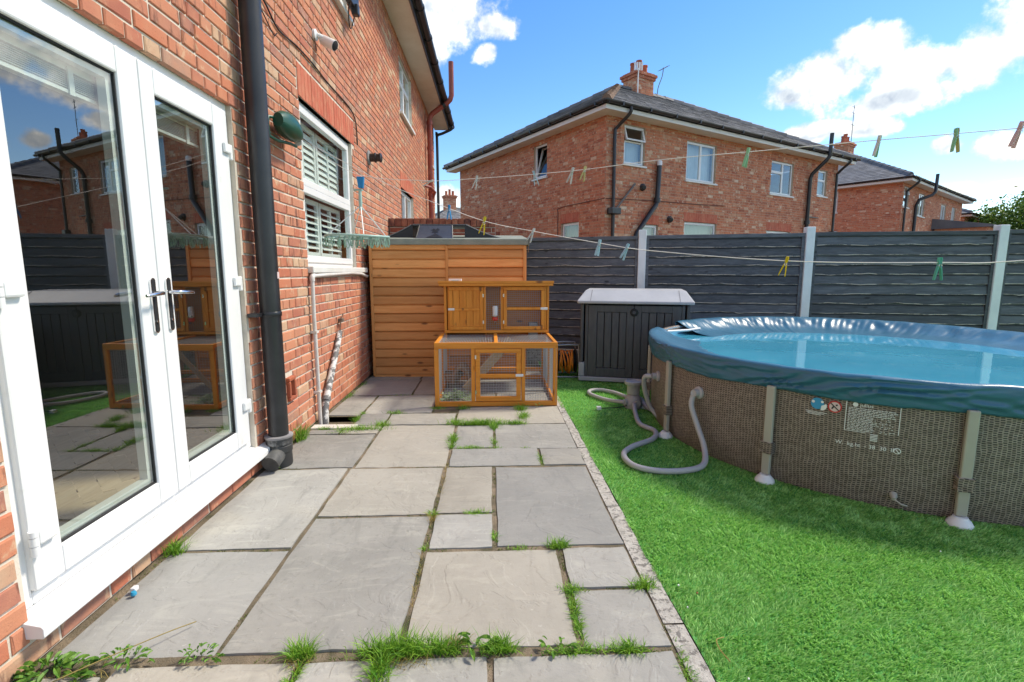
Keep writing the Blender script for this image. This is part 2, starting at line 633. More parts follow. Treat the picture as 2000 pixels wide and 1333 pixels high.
def slab_mat():
    m, t, b = new_mat('riven_sandstone')
    P = wpos(t)
    h = t.n('ShaderNodeObjectInfo').outputs['Random']
    off = t.n('ShaderNodeCombineXYZ')
    t.link(t.math('MULTIPLY', h, 50.0), off.inputs[0])
    t.link(t.math('MULTIPLY', h, 23.0), off.inputs[1])
    Pj = t.vmath('ADD', P, off.outputs[0])
    n1 = t.noise(Pj, 2.2, 6, .6, .5)
    c = t.mix(t.smooth(n1, .3, .7), (.285, .280, .258), (.355, .346, .318))
    n2 = t.noise(t.mapping(Pj, (3, 11, 1), rot=(0, 0, .6)), 1, 7, .65, 1.6)
    c = t.mix(t.smooth(n2, .50, .70, 0, .5), c, (.44, .43, .38))
    n3 = t.noise(t.mapping(Pj, (9, 3, 1), rot=(0, 0, .3)), 1, 8, .7, 1.2)
    c = t.mix(t.smooth(n3, .50, .70, 0, .5), c, (.222, .222, .208))
    c = t.mix(t.smooth(t.noise(Pj, 1.1, 3, .5), .55, .75, 0, .35), c, (.44, .39, .28))
    c = t.mix(t.smooth(t.noise(Pj, 26, 6, .75), .52, .68, 0, .35), c, (.19, .185, .165))
    c = t.mix(t.smooth(t.noise(Pj, 70, 4, .7), .64, .72, 0, .6), c, (.12, .115, .105))
    c = t.mix(t.smooth(t.noise(Pj, 45, 2, .5), .70, .78, 0, .7), c, (.48, .46, .42))
    c = t.mix(t.smooth(t.math('FRACT', t.math('MULTIPLY', h, 5.3)), .45, .95, 0, .38), c, (.37, .325, .25))
    c = t.mix(t.smooth(t.math('FRACT', t.math('MULTIPLY', h, 8.9)), .55, .95, 0, .35), c, (.25, .255, .255))
    hv = t.n('ShaderNodeHueSaturation')
    t.link(c, hv.inputs['Color'])
    t.val(hv.inputs['Value'], t.math('ADD', .82, t.math('MULTIPLY', h, .34)))
    t.link(hv.outputs[0], b.inputs['Base Color'])
    b.inputs['Roughness'].default_value = .85
    b.inputs['Specular IOR Level'].default_value = .3
    # riven layers: terraces of a noise field
    n4 = t.noise(Pj, 3.2, 5, .55, .7)
    st = t.math('MULTIPLY', n4, 6.5)
    fl = t.math('FLOOR', st)
    ter = t.math('ADD', fl, t.smooth(t.math('SUBTRACT', st, fl), .74, .97))
    hh = t.math('ADD', t.math('MULTIPLY', ter, .5), t.math('MULTIPLY', t.noise(Pj, 40, 6, .7), .5))
    bump(t, b, hh, .6, .005)
    return m


SLAB = slab_mat()


def rattan_mat():
    """vinyl printed with a woven pattern; object space, z up round the pool's axis"""
    m, t, b = new_mat('rattan_print_vinyl')
    tc_ = t.n('ShaderNodeTexCoord')
    sp = t.n('ShaderNodeSeparateXYZ')
    t.link(tc_.outputs['Object'], sp.inputs[0])
    u = t.math('MULTIPLY', t.math('ARCTAN2', sp.outputs[1], sp.outputs[0]), 1.66 / .0195)
    nz = t.noise(tc_.outputs['Object'], 9, 3)
    u = t.math('ADD', u, t.math('MULTIPLY', nz, 1.6))
    v = t.math('DIVIDE', sp.outputs[2], .0118)
    v = t.math('ADD', v, t.math('MULTIPLY', t.noise(tc_.outputs['Object'], 5, 3), 1.4))
    cu = t.math('FLOOR', u)
    fu = t.math('SUBTRACT', u, cu)
    odd = t.math('MODULO', t.math('ABSOLUTE', cu), 2.0)
    vv = t.math('ADD', v, t.math('MULTIPLY', odd, .5))
    fv = t.math('SUBTRACT', vv, t.math('FLOOR', vv))
    du = t.math('ABSOLUTE', t.math('SUBTRACT', fu, .5))
    dv = t.math('ABSOLUTE', t.math('SUBTRACT', fv, .5))
    slot = t.math('MULTIPLY', t.smooth(du, .44, .30), t.smooth(dv, .36, .16))
    cell = t.n('ShaderNodeTexWhiteNoise', noise_dimensions='2D')
    cv = t.n('ShaderNodeCombineXYZ')
    t.link(cu, cv.inputs[0])
    t.link(t.math('FLOOR', vv), cv.inputs[1])
    t.link(cv.outputs[0], cell.inputs['Vector'])
    base = t.mix(cell.outputs['Value'], (.205, .155, .125), (.335, .27, .225))
    c = t.mix(t.math('MULTIPLY', slot, .95), base, (.022, .017, .015))
    t.link(c, b.inputs['Base Color'])
    b.inputs['Roughness'].default_value = .55
    bump(t, b, t.math('SUBTRACT', 1, slot), .25, .003)
    return m


RATTAN = rattan_mat()
COVER = plain('blue_vinyl_cover', (.028, .118, .195), .3, (.04, .15, .24), 3, bmp=.2, bscale=9, bdist=.008, spec=.5)
LINER = plain('pale_blue_liner', (.18, .48, .68), .4)


def water_mat():
    m, t, b = new_mat('pool_water')
    P = wpos(t)
    c = t.mix(t.smooth(t.noise(P, 1.3, 4), .35, .65), (.045, .30, .44), (.06, .35, .50))
    t.link(c, b.inputs['Base Color'])
    b.inputs['Roughness'].default_value = .02
    b.inputs['IOR'].default_value = 1.33
    b.inputs['Specular IOR Level'].default_value = .8
    bump(t, b, t.noise(P, 5, 3), .10, .012)
    return m


WATER = water_mat()


def leafy(name, c1, c2, rough=.5, scale=3, trans=.25):
    m, t, b = new_mat(name)
    P = wpos(t)
    f = t.math('ADD', t.math('MULTIPLY', rnd(t), .75), t.math('MULTIPLY', t.noise(P, scale, 4), .35))
    t.link(t.mix(t.smooth(f, .2, .85), c1, c2), b.inputs['Base Color'])
    b.inputs['Roughness'].default_value = rough
    b.inputs['Specular IOR Level'].default_value = .3
    out = t.t.nodes['Material Output']
    tl = t.n('ShaderNodeBsdfTranslucent')
    t.link(t.mix(t.smooth(f, .2, .85), tuple(k * 1.4 for k in c1), tuple(k * 1.4 for k in c2)), tl.inputs[0])
    mx = t.n('ShaderNodeMixShader')
    mx.inputs[0].default_value = trans
    t.link(b.outputs[0], mx.inputs[1])
    t.link(tl.outputs[0], mx.inputs[2])
    t.link(mx.outputs[0], out.inputs[0])
    return m


TURF = leafy('artificial_turf_blades', (.15, .40, .075), (.44, .74, .24), .5, 1.2)
TURF_BASE = plain('artificial_turf_backing', (.08, .30, .06), .9, (.12, .42, .10), 30, bmp=1, bscale=150, bdist=.01)
WEED = leafy('weed_grass', (.08, .24, .022), (.26, .46, .05), .5, 5)
WEED_DRY = leafy('dry_grass', (.30, .22, .07), (.42, .33, .12), .7, 5)
LEAF = leafy('tree_leaf', (.05, .12, .018), (.19, .29, .04), .55, .5)
BARK = plain('bark', (.10, .075, .05), .95, (.06, .045, .03), 8)

# ------------------------------------------------------------------ ground, patio, lawn
MB().add([(-900, -900, -.12), (900, -900, -.12), (900, 900, -.12), (-900, 900, -.12)], [(0, 1, 2, 3)]).build(
    'ground', SOIL, kind='structure')

patio = MB()
HX0, HX1, HY0, HY1 = -1.44, -1.155, 4.005, 4.26           # the gully opening
for x0, x1, y0, y1 in ((-1.60, .64, -3, HY0), (-1.60, HX0, HY0, HY1), (HX1, .64, HY0, HY1), (-1.60, .64, HY1, 7.4)):
    patio.box(x0, y0, -.11, x1, y1, -.009)
patio = patio.build('patio', JOINT, kind='structure')

SLABS = [(-1.445, -.925, 1.515, 2.135), (-.905, -.32, 1.515, 2.43), (-.30, .285, 1.515, 2.10), (.315, .60, 1.815, 2.105), (.31, .60, 1.495, 1.795),
         (-1.445, -.925, 2.155, 3.075), (-.905, -.315, 2.45, 3.075), (-.295, -.005, 2.46, 3.07), (-.295, -.005, 2.125, 2.435), (.02, .605, 2.13, 3.065),
         (-1.445, -.905, 3.10, 3.745), (-.885, -.305, 3.095, 3.965), (-.285, .005, 3.43, 3.95), (-.285, .315, 3.09, 3.40), (.025, .61, 3.395, 3.965), (.335, .61, 3.09, 3.385),
         (-.885, -.32, 3.985, 4.31), (-.305, .61, 3.985, 4.50), (-1.145, -.90, 3.985, 4.31), (-1.445, -1.20, 3.77, 3.885), (-1.185, -.90, 3.77, 3.97),
         (-1.445, -1.165, 4.28, 4.975), (-1.145, -.545, 4.33, 4.975), (-.525, .03, 4.52, 5.08), (.05, .61, 4.52, 5.08),
         (-1.445, -.83, 5.0, 5.72), (-.81, -.21, 5.0, 5.72), (-.19, .61, 5.10, 5.72), (-1.445, -.85, 5.74, 6.3), (-.83, -.2, 5.74, 6.3), (-.18, .6, 5.74, 6.3),
         (-1.20, -.635, .62, 1.475), (-1.445, -1.225, .9, 1.44), (-.615, -.02, .9, 1.475), (0, .595, .62, 1.47), (-.615, -.02, .3, .88), (-1.445, -.635, 0, .6), (0, .595, -.3, .6),
         (-.615, -.02, -.6, .28), (-1.445, -.635, -.9, -.02), (-1.445, -.4, -1.9, -.92), (-.38, .595, -1.9, -.62)]


def slab(x0, x1, y0, y1, i):
    N = 9
    xs = np.linspace(0, 1, N)
    m = MB()
    sd = i * 13.7
    ang = random.uniform(-.004, .004)
    cx_, cy_ = (x0 + x1) / 2, (y0 + y1) / 2
    tilt = (random.uniform(-.004, .004), random.uniform(-.004, .004))
    zz = random.uniform(-.003, .004)

    def pt(a, b, z, wob):
        x = x0 + (x1 - x0) * a
        y = y0 + (y1 - y0) * b
        nx = mnoise.noise(Vector((x * 9 + sd, y * 9, 1.3))) * wob
        ny = mnoise.noise(Vector((x * 9, y * 9 + sd, 7.3))) * wob
        e = min(a, 1 - a, b, 1 - b)
        zr = mnoise.noise(Vector((x * 4 + sd, y * 4, 2.1))) * .004 + mnoise.noise(Vector((x * 13 + sd, y * 13, 5.1))) * .0015
        if e == 0 and z > -.01:
            z -= .004
            x += (cx_ - x) * .006
            y += (cy_ - y) * .006
        return (x + nx + (y - cy_) * ang, y + ny - (x - cx_) * ang, z + (zr + zz + tilt[0] * (a - .5) + tilt[1] * (b - .5) if z > -.02 else 0))
    for a in xs:
        for b in xs:
            m.v.append(pt(a, b, 0, .007))
    for k in range(N - 1):
        for l in range(N - 1):
            m.f.append((k * N + l, (k + 1) * N + l, (k + 1) * N + l + 1, k * N + l + 1))
    ring = [(k, 0) for k in range(N)] + [(N - 1, k) for k in range(1, N)] + [(k, N - 1) for k in range(N - 2, -1, -1)] + [(0, k) for k in range(N - 2, 0, -1)]
    b0 = len(m.v)
    for k, l in ring:
        q = m.v[k * N + l]
        j = .004
        m.v.append((q[0] + random.uniform(-j, j), q[1] + random.uniform(-j, j), -.035))
    n = len(ring)
    for q in range(n):
        k, l = ring[q]
        k2, l2 = ring[(q + 1) % n]
        m.f.append((k * N + l, b0 + q, b0 + (q + 1) % n, k2 * N + l2))
    m.r = [0] * len(m.f)
    m.m = [0] * len(m.f)
    return m


for i, (x0, x1, y0, y1) in enumerate(SLABS):
    slab(x0, x1, y0, y1, i).build('slab', SLAB, patio, smooth=35)

# gully: a pit with a concrete rim and grit at the bottom
g = MB()
g.box(HX0 - .02, HY0 - .10, -.02, HX1 + .05, HY0, .004)
g.build('gully_rim', WHITE_PIPE, patio, bevel=.006)
g = MB()
for x0, x1, y0, y1 in ((HX0 - .03, HX0, HY0, HY1), (HX1, HX1 + .03, HY0, HY1), (HX0, HX1, HY1, HY1 + .03)):
    g.box(x0, y0, -.16, x1, y1, -.012)
g.build('gully_wall', CONCRETE, patio)
MB().box(HX0, HY0, -.10, HX1, HY1, -.055).build('gully_grit', SOIL, patio)

# concrete edging between patio and lawn
y = -2.0
while y < 4.4:
    m = MB()
    n = 14
    L = .9
    for k in range(n):
        ya, yb = y + .004 + (L - .008) * k / n, y + .004 + (L - .008) * (k + 1) / n
        def xr(yy):
            return .682 + .007 * mnoise.noise(Vector((3, yy * 6, 0))) - .012 * max(0, (yy - 1.5) / 3)
        za, zb = -.004 + .003 * mnoise.noise(Vector((0, ya * 9, 4))), -.004 + .003 * mnoise.noise(Vector((0, yb * 9, 4)))
        m.face([(.612, ya, za), (xr(ya), ya, za), (xr(yb), yb, zb), (.612, yb, zb)])
        m.face([(xr(ya), ya, za), (xr(ya), ya, -.1), (xr(yb), yb, -.1), (xr(yb), yb, zb)])
        m.face([(.612, yb, zb), (.612, yb, -.1), (.612, ya, -.1), (.612, ya, za)])
    m.build('edging_stone', CONCRETE, patio)
    y += L

# artificial lawn: backing plus pile
lawn = MB()
ys = np.linspace(-3, 7.2, 60)
def lawn_edge(y):
    return .676 + .006 * math.sin(y * 5.3) - .012 * max(0, (y - 1.5) / 3) if y < 4.45 else .635
for a, b in zip(ys[:-1], ys[1:]):
    lawn.face([(lawn_edge(a) + .008, a, -.008), (9, a, -.008), (9, b, -.008), (lawn_edge(b) + .008, b, -.008)])
lawn.build('lawn', TURF_BASE, kind='structure')

POOL_C, POOL_R = (3.0, 3.78), 1.66


def blades(name, P, hgt, wid, lean_dir, lean, mat, curl=.5, **tags):
    """two-segment grass blades, all in one mesh; P is (n,3)"""
    n = len(P)
    th = rng.uniform(0, 2 * np.pi, n)
    side = np.stack([np.cos(th), np.sin(th), np.zeros(n)], 1)
    ld = np.stack([np.cos(lean_dir), np.sin(lean_dir), np.zeros(n)], 1)
    hgt = np.broadcast_to(hgt, (n,))[:, None]
    wid = np.broadcast_to(wid, (n,))[:, None]
    lean = np.broadcast_to(lean, (n,))[:, None]
    up = np.array([[0, 0, 1.0]])
    mid = P + up * hgt * .6 * np.sqrt(np.clip(1 - (lean * .6) ** 2, .1, 1)) + ld * hgt * lean * .5
    tip = mid + up * hgt * .4 * np.clip(1 - lean * curl, -.4, 1) + ld * hgt * (.2 + lean * .7) * .7
    V = np.stack([P - side * wid, P + side * wid, mid + side * wid * .8, mid - side * wid * .8, tip], 1).reshape(-1, 3)
    q = np.arange(n)[:, None] * 5
    loops = np.concatenate([q + 0, q + 1, q + 2, q + 3, q + 3, q + 2, q + 4], 1).reshape(-1)
    me = bpy.data.meshes.new(name)
    me.vertices.add(n * 5)
    me.vertices.foreach_set('co', V.astype(np.float32).reshape(-1))
    me.loops.add(n * 7)
    me.loops.foreach_set('vertex_index', loops.astype(np.int32))
    me.polygons.add(n * 2)
    st = (np.arange(n)[:, None] * 7 + np.array([[0, 4]])).reshape(-1)
    me.polygons.foreach_set('loop_start', st.astype(np.int32))
    me.update(calc_edges=True)
    at = me.attributes.new('rnd', 'FLOAT', 'FACE')
    at.data.foreach_set('value', np.repeat(rng.uniform(0, 1, n), 2).astype(np.float32))
    me.materials.append(mat)
    me.validate()
    o = bpy.data.objects.new(name, me)
    COL.objects.link(o)
    return tag(o, **tags)


def turf_points(x0, x1, y0, y1, dens):
    n = int((x1 - x0) * (y1 - y0) * dens)
    p = np.stack([rng.uniform(x0, x1, n), rng.uniform(y0, y1, n), np.full(n, -.008)], 1)
    d = np.hypot(p[:, 0] - POOL_C[0], p[:, 1] - POOL_C[1])
    e = np.where(p[:, 1] < 4.45, .680 + .006 * np.sin(p[:, 1] * 5.3) - .012 * np.maximum(0, (p[:, 1] - 1.5) / 3), .635)
    return p[(d > POOL_R - .06) & (p[:, 0] > e + .004)]


TP = np.concatenate([turf_points(.6, 3.2, .9, 2.6, 34000), turf_points(.6, 2.2, 2.6, 4.2, 22000), turf_points(.6, 2.4, 4.2, 6.6, 13000), turf_points(3.2, 5, 1.0, 2.6, 12000), turf_points(2.4, 6, 5, 6.6, 3000), turf_points(.6, 3.2, -.3, .9, 9000)])
# the pile lies over in soft swirls, as a rolled-out mat does
sw = np.array([mnoise.noise(Vector((p[0] * 1.7, p[1] * 1.7, 3))) * 2.4 + mnoise.noise(Vector((p[0] * 11, p[1] * 11, 8))) * 2.6 for p in TP]) + rng.normal(0, .7, len(TP)) - 1.2
blades('artificial_grass_pile', TP, rng.uniform(.012, .024, len(TP)), .0022, sw, rng.uniform(.35, .95, len(TP)), TURF,
       label='bright green artificial grass pile covering the lawn beside the paving', cat='artificial grass', kind='stuff')

# ------------------------------------------------------------------ brick walls
PITCH, ROW = .225, .075
_bm = {}


def brick_shape(L, H, D, b, seed):
    rr = random.Random(seed)
    j = lambda a: rr.uniform(-a, a)
    q = [(0, 0), (L, 0), (L, H), (0, H)]
    fr = [(x + (b if x == 0 else -b) + j(b * .6), -j(.0012), z + (b if z == 0 else -b) + j(b * .6)) for x, z in q]
    md = [(x + j(.0012), b, z + j(.0012)) for x, z in q]
    bk = [(x, D, z) for x, z in q]
    v = fr + md + bk
    f = [(0, 1, 2, 3)]
    for o in (0, 4):
        for k in range(4):
            l = (k + 1) % 4
            f.append((o + l, o + k, o + 4 + k, o + 4 + l))
    return v, f


def brick_mesh(L, H, mat, bev, var):
    k = (round(L, 3), round(H, 3), mat.name, var)
    if k not in _bm:
        m = MB()
        v, f = brick_shape(L, H, .03, bev, hash(k[:2]) + var)
        m.add(v, f)
        _bm[k] = m.mesh('brick', mat)
    return _bm[k]


def lay(F, L, H, openings, z0=0, header_every=4, cull=None):
    """bond pattern: list of (u0, u1, z0, z1)"""
    out = []
    nrow = int(H / ROW)
    rr = random.Random(int(L * 100) + 3)
    for i in range(nrow):
        za, zb = z0 + i * ROW + .006, z0 + (i + 1) * ROW - .006
        zm = (za + zb) / 2
        iv = [(0, L)]
        for a, b, c, d in openings:
            if c - .01 < zm < d + .01:
                nv = []
                for p, q in iv:
                    if b <= p or a >= q:
                        nv.append((p, q))
                    else:
                        if a > p:
                            nv.append((p, a))
                        if b < q:
                            nv.append((b, q))
                iv = nv
        head = i % header_every == 1
        for p, q in iv:
            u = 0 if not head else -.056
            if i % 2 and not head:
                u -= PITCH / 2
            while u < q:
                st = PITCH / 2 if (head and rr.random() < .85) or (not head and rr.random() < .12) else PITCH
                a, b = max(u, p) + .006, min(u + st, q) - .006
                if b - a > .03:
                    out.append((a, b, za, zb))
                u += st
    return out


def shell(F, L, H, openings, parent, mat, depth=.11, z0=0, name='wall'):
    us = sorted({0, L} | {min(max(o[0], 0), L) for o in openings} | {min(max(o[1], 0), L) for o in openings})
    zs = sorted({z0, z0 + H} | {o[2] for o in openings} | {o[3] for o in openings})
    m = MB()
    for a, b in zip(us[:-1], us[1:]):
        for c, d in zip(zs[:-1], zs[1:]):
            um, zm = (a + b) / 2, (c + d) / 2
            if any(o[0] < um < o[1] and o[2] < zm < o[3] for o in openings):
                continue
            m.face([F.p(a, c, -.008), F.p(b, c, -.008), F.p(b, d, -.008), F.p(a, d, -.008)])
    for a, b, c, d in openings:
        for q in ([(a, c), (a, d)], [(b, d), (b, c)], [(a, d), (b, d)], [(b, c), (a, c)]):
            (u0, za), (u1, zb) = q
            m.face([F.p(u0, za, -.008), F.p(u1, zb, -.008), F.p(u1, zb, -depth), F.p(u0, za, -depth)])
    return m.build(name, mat, parent)


def bricks_joined(F, bricks, parent, mat, name='brickwork', far=True, bev=.004, w0=0.0):
    m = MB()
    for k, (a, b, c, d) in enumerate(bricks):
        r = random.random()
        if far:
            j = random.uniform(-.002, .003) + w0
            P = F.p
            m.add([P(a, c, j), P(b, c, j), P(b, d, j), P(a, d, j), P(a, c, -.012), P(b, c, -.012), P(b, d, -.012), P(a, d, -.012)],
                  [(0, 1, 2, 3), (1, 0, 4, 5), (2, 1, 5, 6), (3, 2, 6, 7), (0, 3, 7, 4)], r)
        else:
            v, f = brick_shape(b - a, d - c, .02, bev, k)
            m.add([F.p(a + x, c + z, w0 - y) for x, y, z in v], f, r)
    return m.build(name, mat, parent, kind='stuff')


def bricks_single(F, bricks, parent, mat, name='brick', bev=.004):
    rot = Matrix((F.d, -F.n, Z)).transposed().to_4x4()
    for k, (a, b, c, d) in enumerate(bricks):
        o = bpy.data.objects.new(name, brick_mesh(b - a, d - c, mat, bev, k % 4))
        COL.objects.link(o)
        o.parent = parent
        o.matrix_basis = Matrix.Translation(F.p(a, c, random.uniform(-.002, .002))) @ rot


def lintel(F, u0, u1, z0, z1, parent, single=True, step=.075, name='lintel'):
    base = MB().fbox(F, u0, u1, z0, z1, -.10, -.006).build(name, MORTAR if single else BRICK_RED, parent)
    n = max(1, round((u1 - u0) / step))
    st = (u1 - u0) / n
    br = [(u0 + k * st + .003, u0 + (k + 1) * st - .003, z0 + .002, z1 - .003) for k in range(n)]
    if single:
        bricks_single(F, br, base, BRICK_RED, bev=.003)
    else:
        bricks_joined(F, br, base, BRICK_RED, name='soldier_bricks', w0=.001)
    return base


def window(F, u0, u1, z0, z1, parent, lights=None, w0=-.06, fr=.05, bar=.05, sill=True, glass_m=GLASS_FAR, label=None, curtain=None, sash=()):
    """lights: list of (ua, ub, za, zb) fractions, one pane each"""
    lights = lights or [(0, 1, 0, 1)]
    m = MB()
    W, H = u1 - u0, z1 - z0
    m.fbox(F, u0, u1, z0, z0 + fr, w0 - .05, w0)
    m.fbox(F, u0, u1, z1 - fr, z1, w0 - .05, w0)
    m.fbox(F, u0, u0 + fr, z0 + fr, z1 - fr, w0 - .05, w0)
    m.fbox(F, u1 - fr, u1, z0 + fr, z1 - fr, w0 - .05, w0)
    o = m.build('window', UPVC, parent, bevel=.006)
    if label:
        o['label'] = label
    for k, (a, b, c, d) in enumerate(lights):
        ua, ub = u0 + fr * .6 + (W - fr * 1.2) * a, u0 + fr * .6 + (W - fr * 1.2) * b
        za, zb = z0 + fr * .6 + (H - fr * 1.2) * c, z0 + fr * .6 + (H - fr * 1.2) * d
        q = bar * .75
        f = MB()
        w1 = w0 + .012
        if k in sash:                                   # a light standing open
            ax, tz = sash[k]
            def S(u_, z_, w_):
                if ax == 'top':
                    t_ = (zb - z_) / (zb - za)
                    return F.p(u_, z_, w_ + tz * t_)
                t_ = (z_ - za) / (zb - za)
                return F.p(u_, z_, w_ - tz * t_)
        else:
            S = F.p
        def sb(a0, a1, b0, b1, wa, wb, mm):
            mm.add([S(a0, b0, wb), S(a1, b0, wb), S(a1, b0, wa), S(a0, b0, wa), S(a0, b1, wb), S(a1, b1, wb), S(a1, b1, wa), S(a0, b1, wa)], MB.BOXF)
        sb(ua, ub, za, za + q, w0 - .04, w1, f)
        sb(ua, ub, zb - q, zb, w0 - .04, w1, f)
        sb(ua, ua + q, za + q, zb - q, w0 - .04, w1, f)
        sb(ub - q, ub, za + q, zb - q, w0 - .04, w1, f)
        f.build('sash', UPVC, o, bevel=.004)
        pm = MB()
        pm.add([S(ua + q, za + q, w0 - .012), S(ub - q, za + q, w0 - .012), S(ub - q, zb - q, w0 - .012), S(ua + q, zb - q, w0 - .012)], [(0, 1, 2, 3)])
        pm.build('pane', glass_m, o)
    if curtain:
        cm = MB()
        n = 24
        ca, cb, cc, cd = curtain[1]
        pts = []
        for k in range(n + 1):
            u_ = u0 + W * (ca + (cb - ca) * k / n)
            pts.append((u_, -.16 + .014 * math.sin(k * 2.1) + .006 * math.sin(k * .7)))
        for (ua, wa), (ub, wb) in zip(pts[:-1], pts[1:]):
            cm.face([F.p(ua, z0 + H * cc, w0 + wa), F.p(ub, z0 + H * cc, w0 + wb), F.p(ub, z0 + H * cd, w0 + wb), F.p(ua, z0 + H * cd, w0 + wa)])
        cm.build('curtain', curtain[0], o)
    if sill:
        MB().fbox(F, u0 - .05, u1 + .05, z0 - .045, z0 - .002, w0 - .02, .05).build('sill', UPVC_DIRTY, o, bevel=.006)
    return o


# ------------------------------------------------------------------ the near house
WX = -1.47
NF = Face((WX, -2.0, 0), (0, 1, 0))                      # u = y + 2
nu = lambda y: y + 2.0
HOUSE_L, HOUSE_H = 15.5, 4.95
house = thing('brick_house', 'near red brick house with white french doors along the left of the patio', 'house', (WX, 5, 0))
DOOR = (nu(1.50), nu(3.045), .10, 2.185)
WIN = (nu(4.105), nu(5.56), 1.29, 2.585)
UPW1 = (nu(4.25), nu(5.62), 3.83, 4.75)
UPW2 = (nu(8.60), nu(9.86), 3.83, 4.74)
LOW2 = (nu(8.45), nu(9.76), 1.70, 2.615)
UPW3 = (nu(12.55), nu(13.1), 3.83, 4.6)
LINT = (nu(4.09), nu(5.66), 2.585, 2.835)
LINT2 = (nu(8.42), nu(9.80), 2.615, 2.865)
OPEN = [DOOR, WIN, UPW1, UPW2, LOW2, UPW3]
AIRB = (nu(3.545), nu(3.665), .315, .49)
wall = shell(NF, HOUSE_L, HOUSE_H, OPEN, house, MORTAR)
allb = [b for b in lay(NF, HOUSE_L, HOUSE_H, OPEN + [LINT, LINT2, AIRB]) if b[1] > nu(-.6)]


def shown(b):
    ps = [project(NF.p(u_, z_)) for u_, z_ in ((b[0], b[2]), (b[1], b[2]), (b[1], b[3]), (b[0], b[3]))]
    if any(p is None for p in ps):
        return 0
    cx_, cy_ = sum(p[0] for p in ps) / 4, sum(p[1] for p in ps) / 4
    if not (-10 < cx_ < 2000 and -10 < cy_ < 1343):
        return 0
    if b[0] > nu(5.9) and b[2] < 1.5:                       # behind the shed
        return 0
    return abs(sum(ps[k][0] * ps[(k + 1) % 4][1] - ps[(k + 1) % 4][0] * ps[k][1] for k in range(4))) / 2


allb.sort(key=shown, reverse=True)
bricks_single(NF, allb[:300], wall, BRICK_NEAR)
bricks_joined(NF, allb[300:], wall, BRICK_NEAR, far=False)
# end walls, back wall, roof
E = MB()
E.face([(WX - .01, 13.5, 0), (WX - 7, 13.5, 0), (WX - 7, 13.5, 4.95), (WX - .01, 13.5, 4.95)])
E.face([(WX - .01, -2, 0), (WX - .01, -2, 4.95), (WX - 7, -2, 4.95), (WX - 7, -2, 0)])
E.face([(WX - 7, -2, 0), (WX - 7, -2, 4.95), (WX - 7, 13.5, 4.95), (WX - 7, 13.5, 0)])
E.build('rear_wall', BRICK_NEAR, house)
rf = MB()
ex = WX + .42
rf.face([(ex, -2.4, 5.0), (ex, 13.9, 5.0), (WX - 3.5, 10.2, 7.4), (WX - 3.5, 1.5, 7.4)])
rf.face([(WX - 7.4, 13.9, 5.0), (WX - 7.4, -2.4, 5.0), (WX - 3.5, 1.5, 7.4), (WX - 3.5, 10.2, 7.4)])
rf.face([(ex, 13.9, 5.0), (WX - 7.4, 13.9, 5.0), (WX - 3.5, 10.2, 7.4)])
rf.face([(WX - 7.4, -2.4, 5.0), (ex, -2.4, 5.0), (WX - 3.5, 1.5, 7.4)])
rf.build('roof', SLATE, house)
MB().box(WX - .006, -2.3, 4.925, WX + .36, 13.8, 4.955).build('soffit', SOFFIT, house)
MB().box(WX + .362, -2.3, 4.90, WX + .385, 13.8, 5.06).build('fascia', BLACK_PLASTIC, house)
# half round gutter
gm = MB()
gy = [-2.4, 13.95]
prof = [(math.cos(a), math.sin(a)) for a in np.linspace(math.pi, 2 * math.pi, 9)]
gx, gz, gr = WX + .45, 5.05, .062
for (a, b), (c, d) in zip(prof[:-1], prof[1:]):
    gm.face([(gx + a * gr, gy[0], gz + b * gr), (gx + c * gr, gy[0], gz + d * gr), (gx + c * gr, gy[1], gz + d * gr), (gx + a * gr, gy[1], gz + b * gr)])
gut = gm.build('gutter', BLACK_PLASTIC, house, smooth=60)
for y in np.arange(1.2, 13.9, .95):
    MB().lathe([(.071, 0), (.071, .05)], (gx, y, gz - .004), (0, 1, 0), 16).build('gutter_bracket', BLACK_PLASTIC, gut, smooth=40)
# far black downpipe
MB().tube(catmull([(gx, 13.62, gz - .06), (gx, 13.62, gz - .14), (WX + .22, 13.62, 4.80), (WX + .07, 13.62, 4.72), (WX + .07, 13.62, 4.4), (WX + .07, 13.62, 0)], 4), .036, 10).build('downpipe', BLACK_PLASTIC, house, smooth=50)
# red soil pipe: up the wall, out round the gutter, vent above the roof edge
sy = 11.75
sp = MB().tube([(WX + .10, sy, -.1), (WX + .10, sy, 4.58), (WX + .12, sy, 4.66), (WX + .17, sy, 4.73), (WX + .52, sy, 4.98), (WX + .57, sy, 5.03), (WX + .60, sy, 5.12), (WX + .60, sy, 5.82)], .056, 14).build('soil_pipe', RED_PIPE, house, smooth=50)
for z_ in (2.95, 4.50, 3.95):
    MB().lathe([(.066, 0), (.066, .07)], (WX + .10, sy, z_), n=16).build('collar', RED_PIPE, sp, smooth=40)
MB().tube([(WX + .14, sy, 2.9), (WX + .2, sy - .05, 3.02), (WX + .12, sy - .25, 3.10), (WX, sy - .3, 3.12)], .03, 8).build('branch_pipe', RED_PIPE, sp, smooth=50)
MB().lathe([(.068, 0), (.068, .07)], (WX + .395, sy, 4.89), (.81, 0, .58), n=16).build('collar', BLACK_PLASTIC, sp, smooth=40)

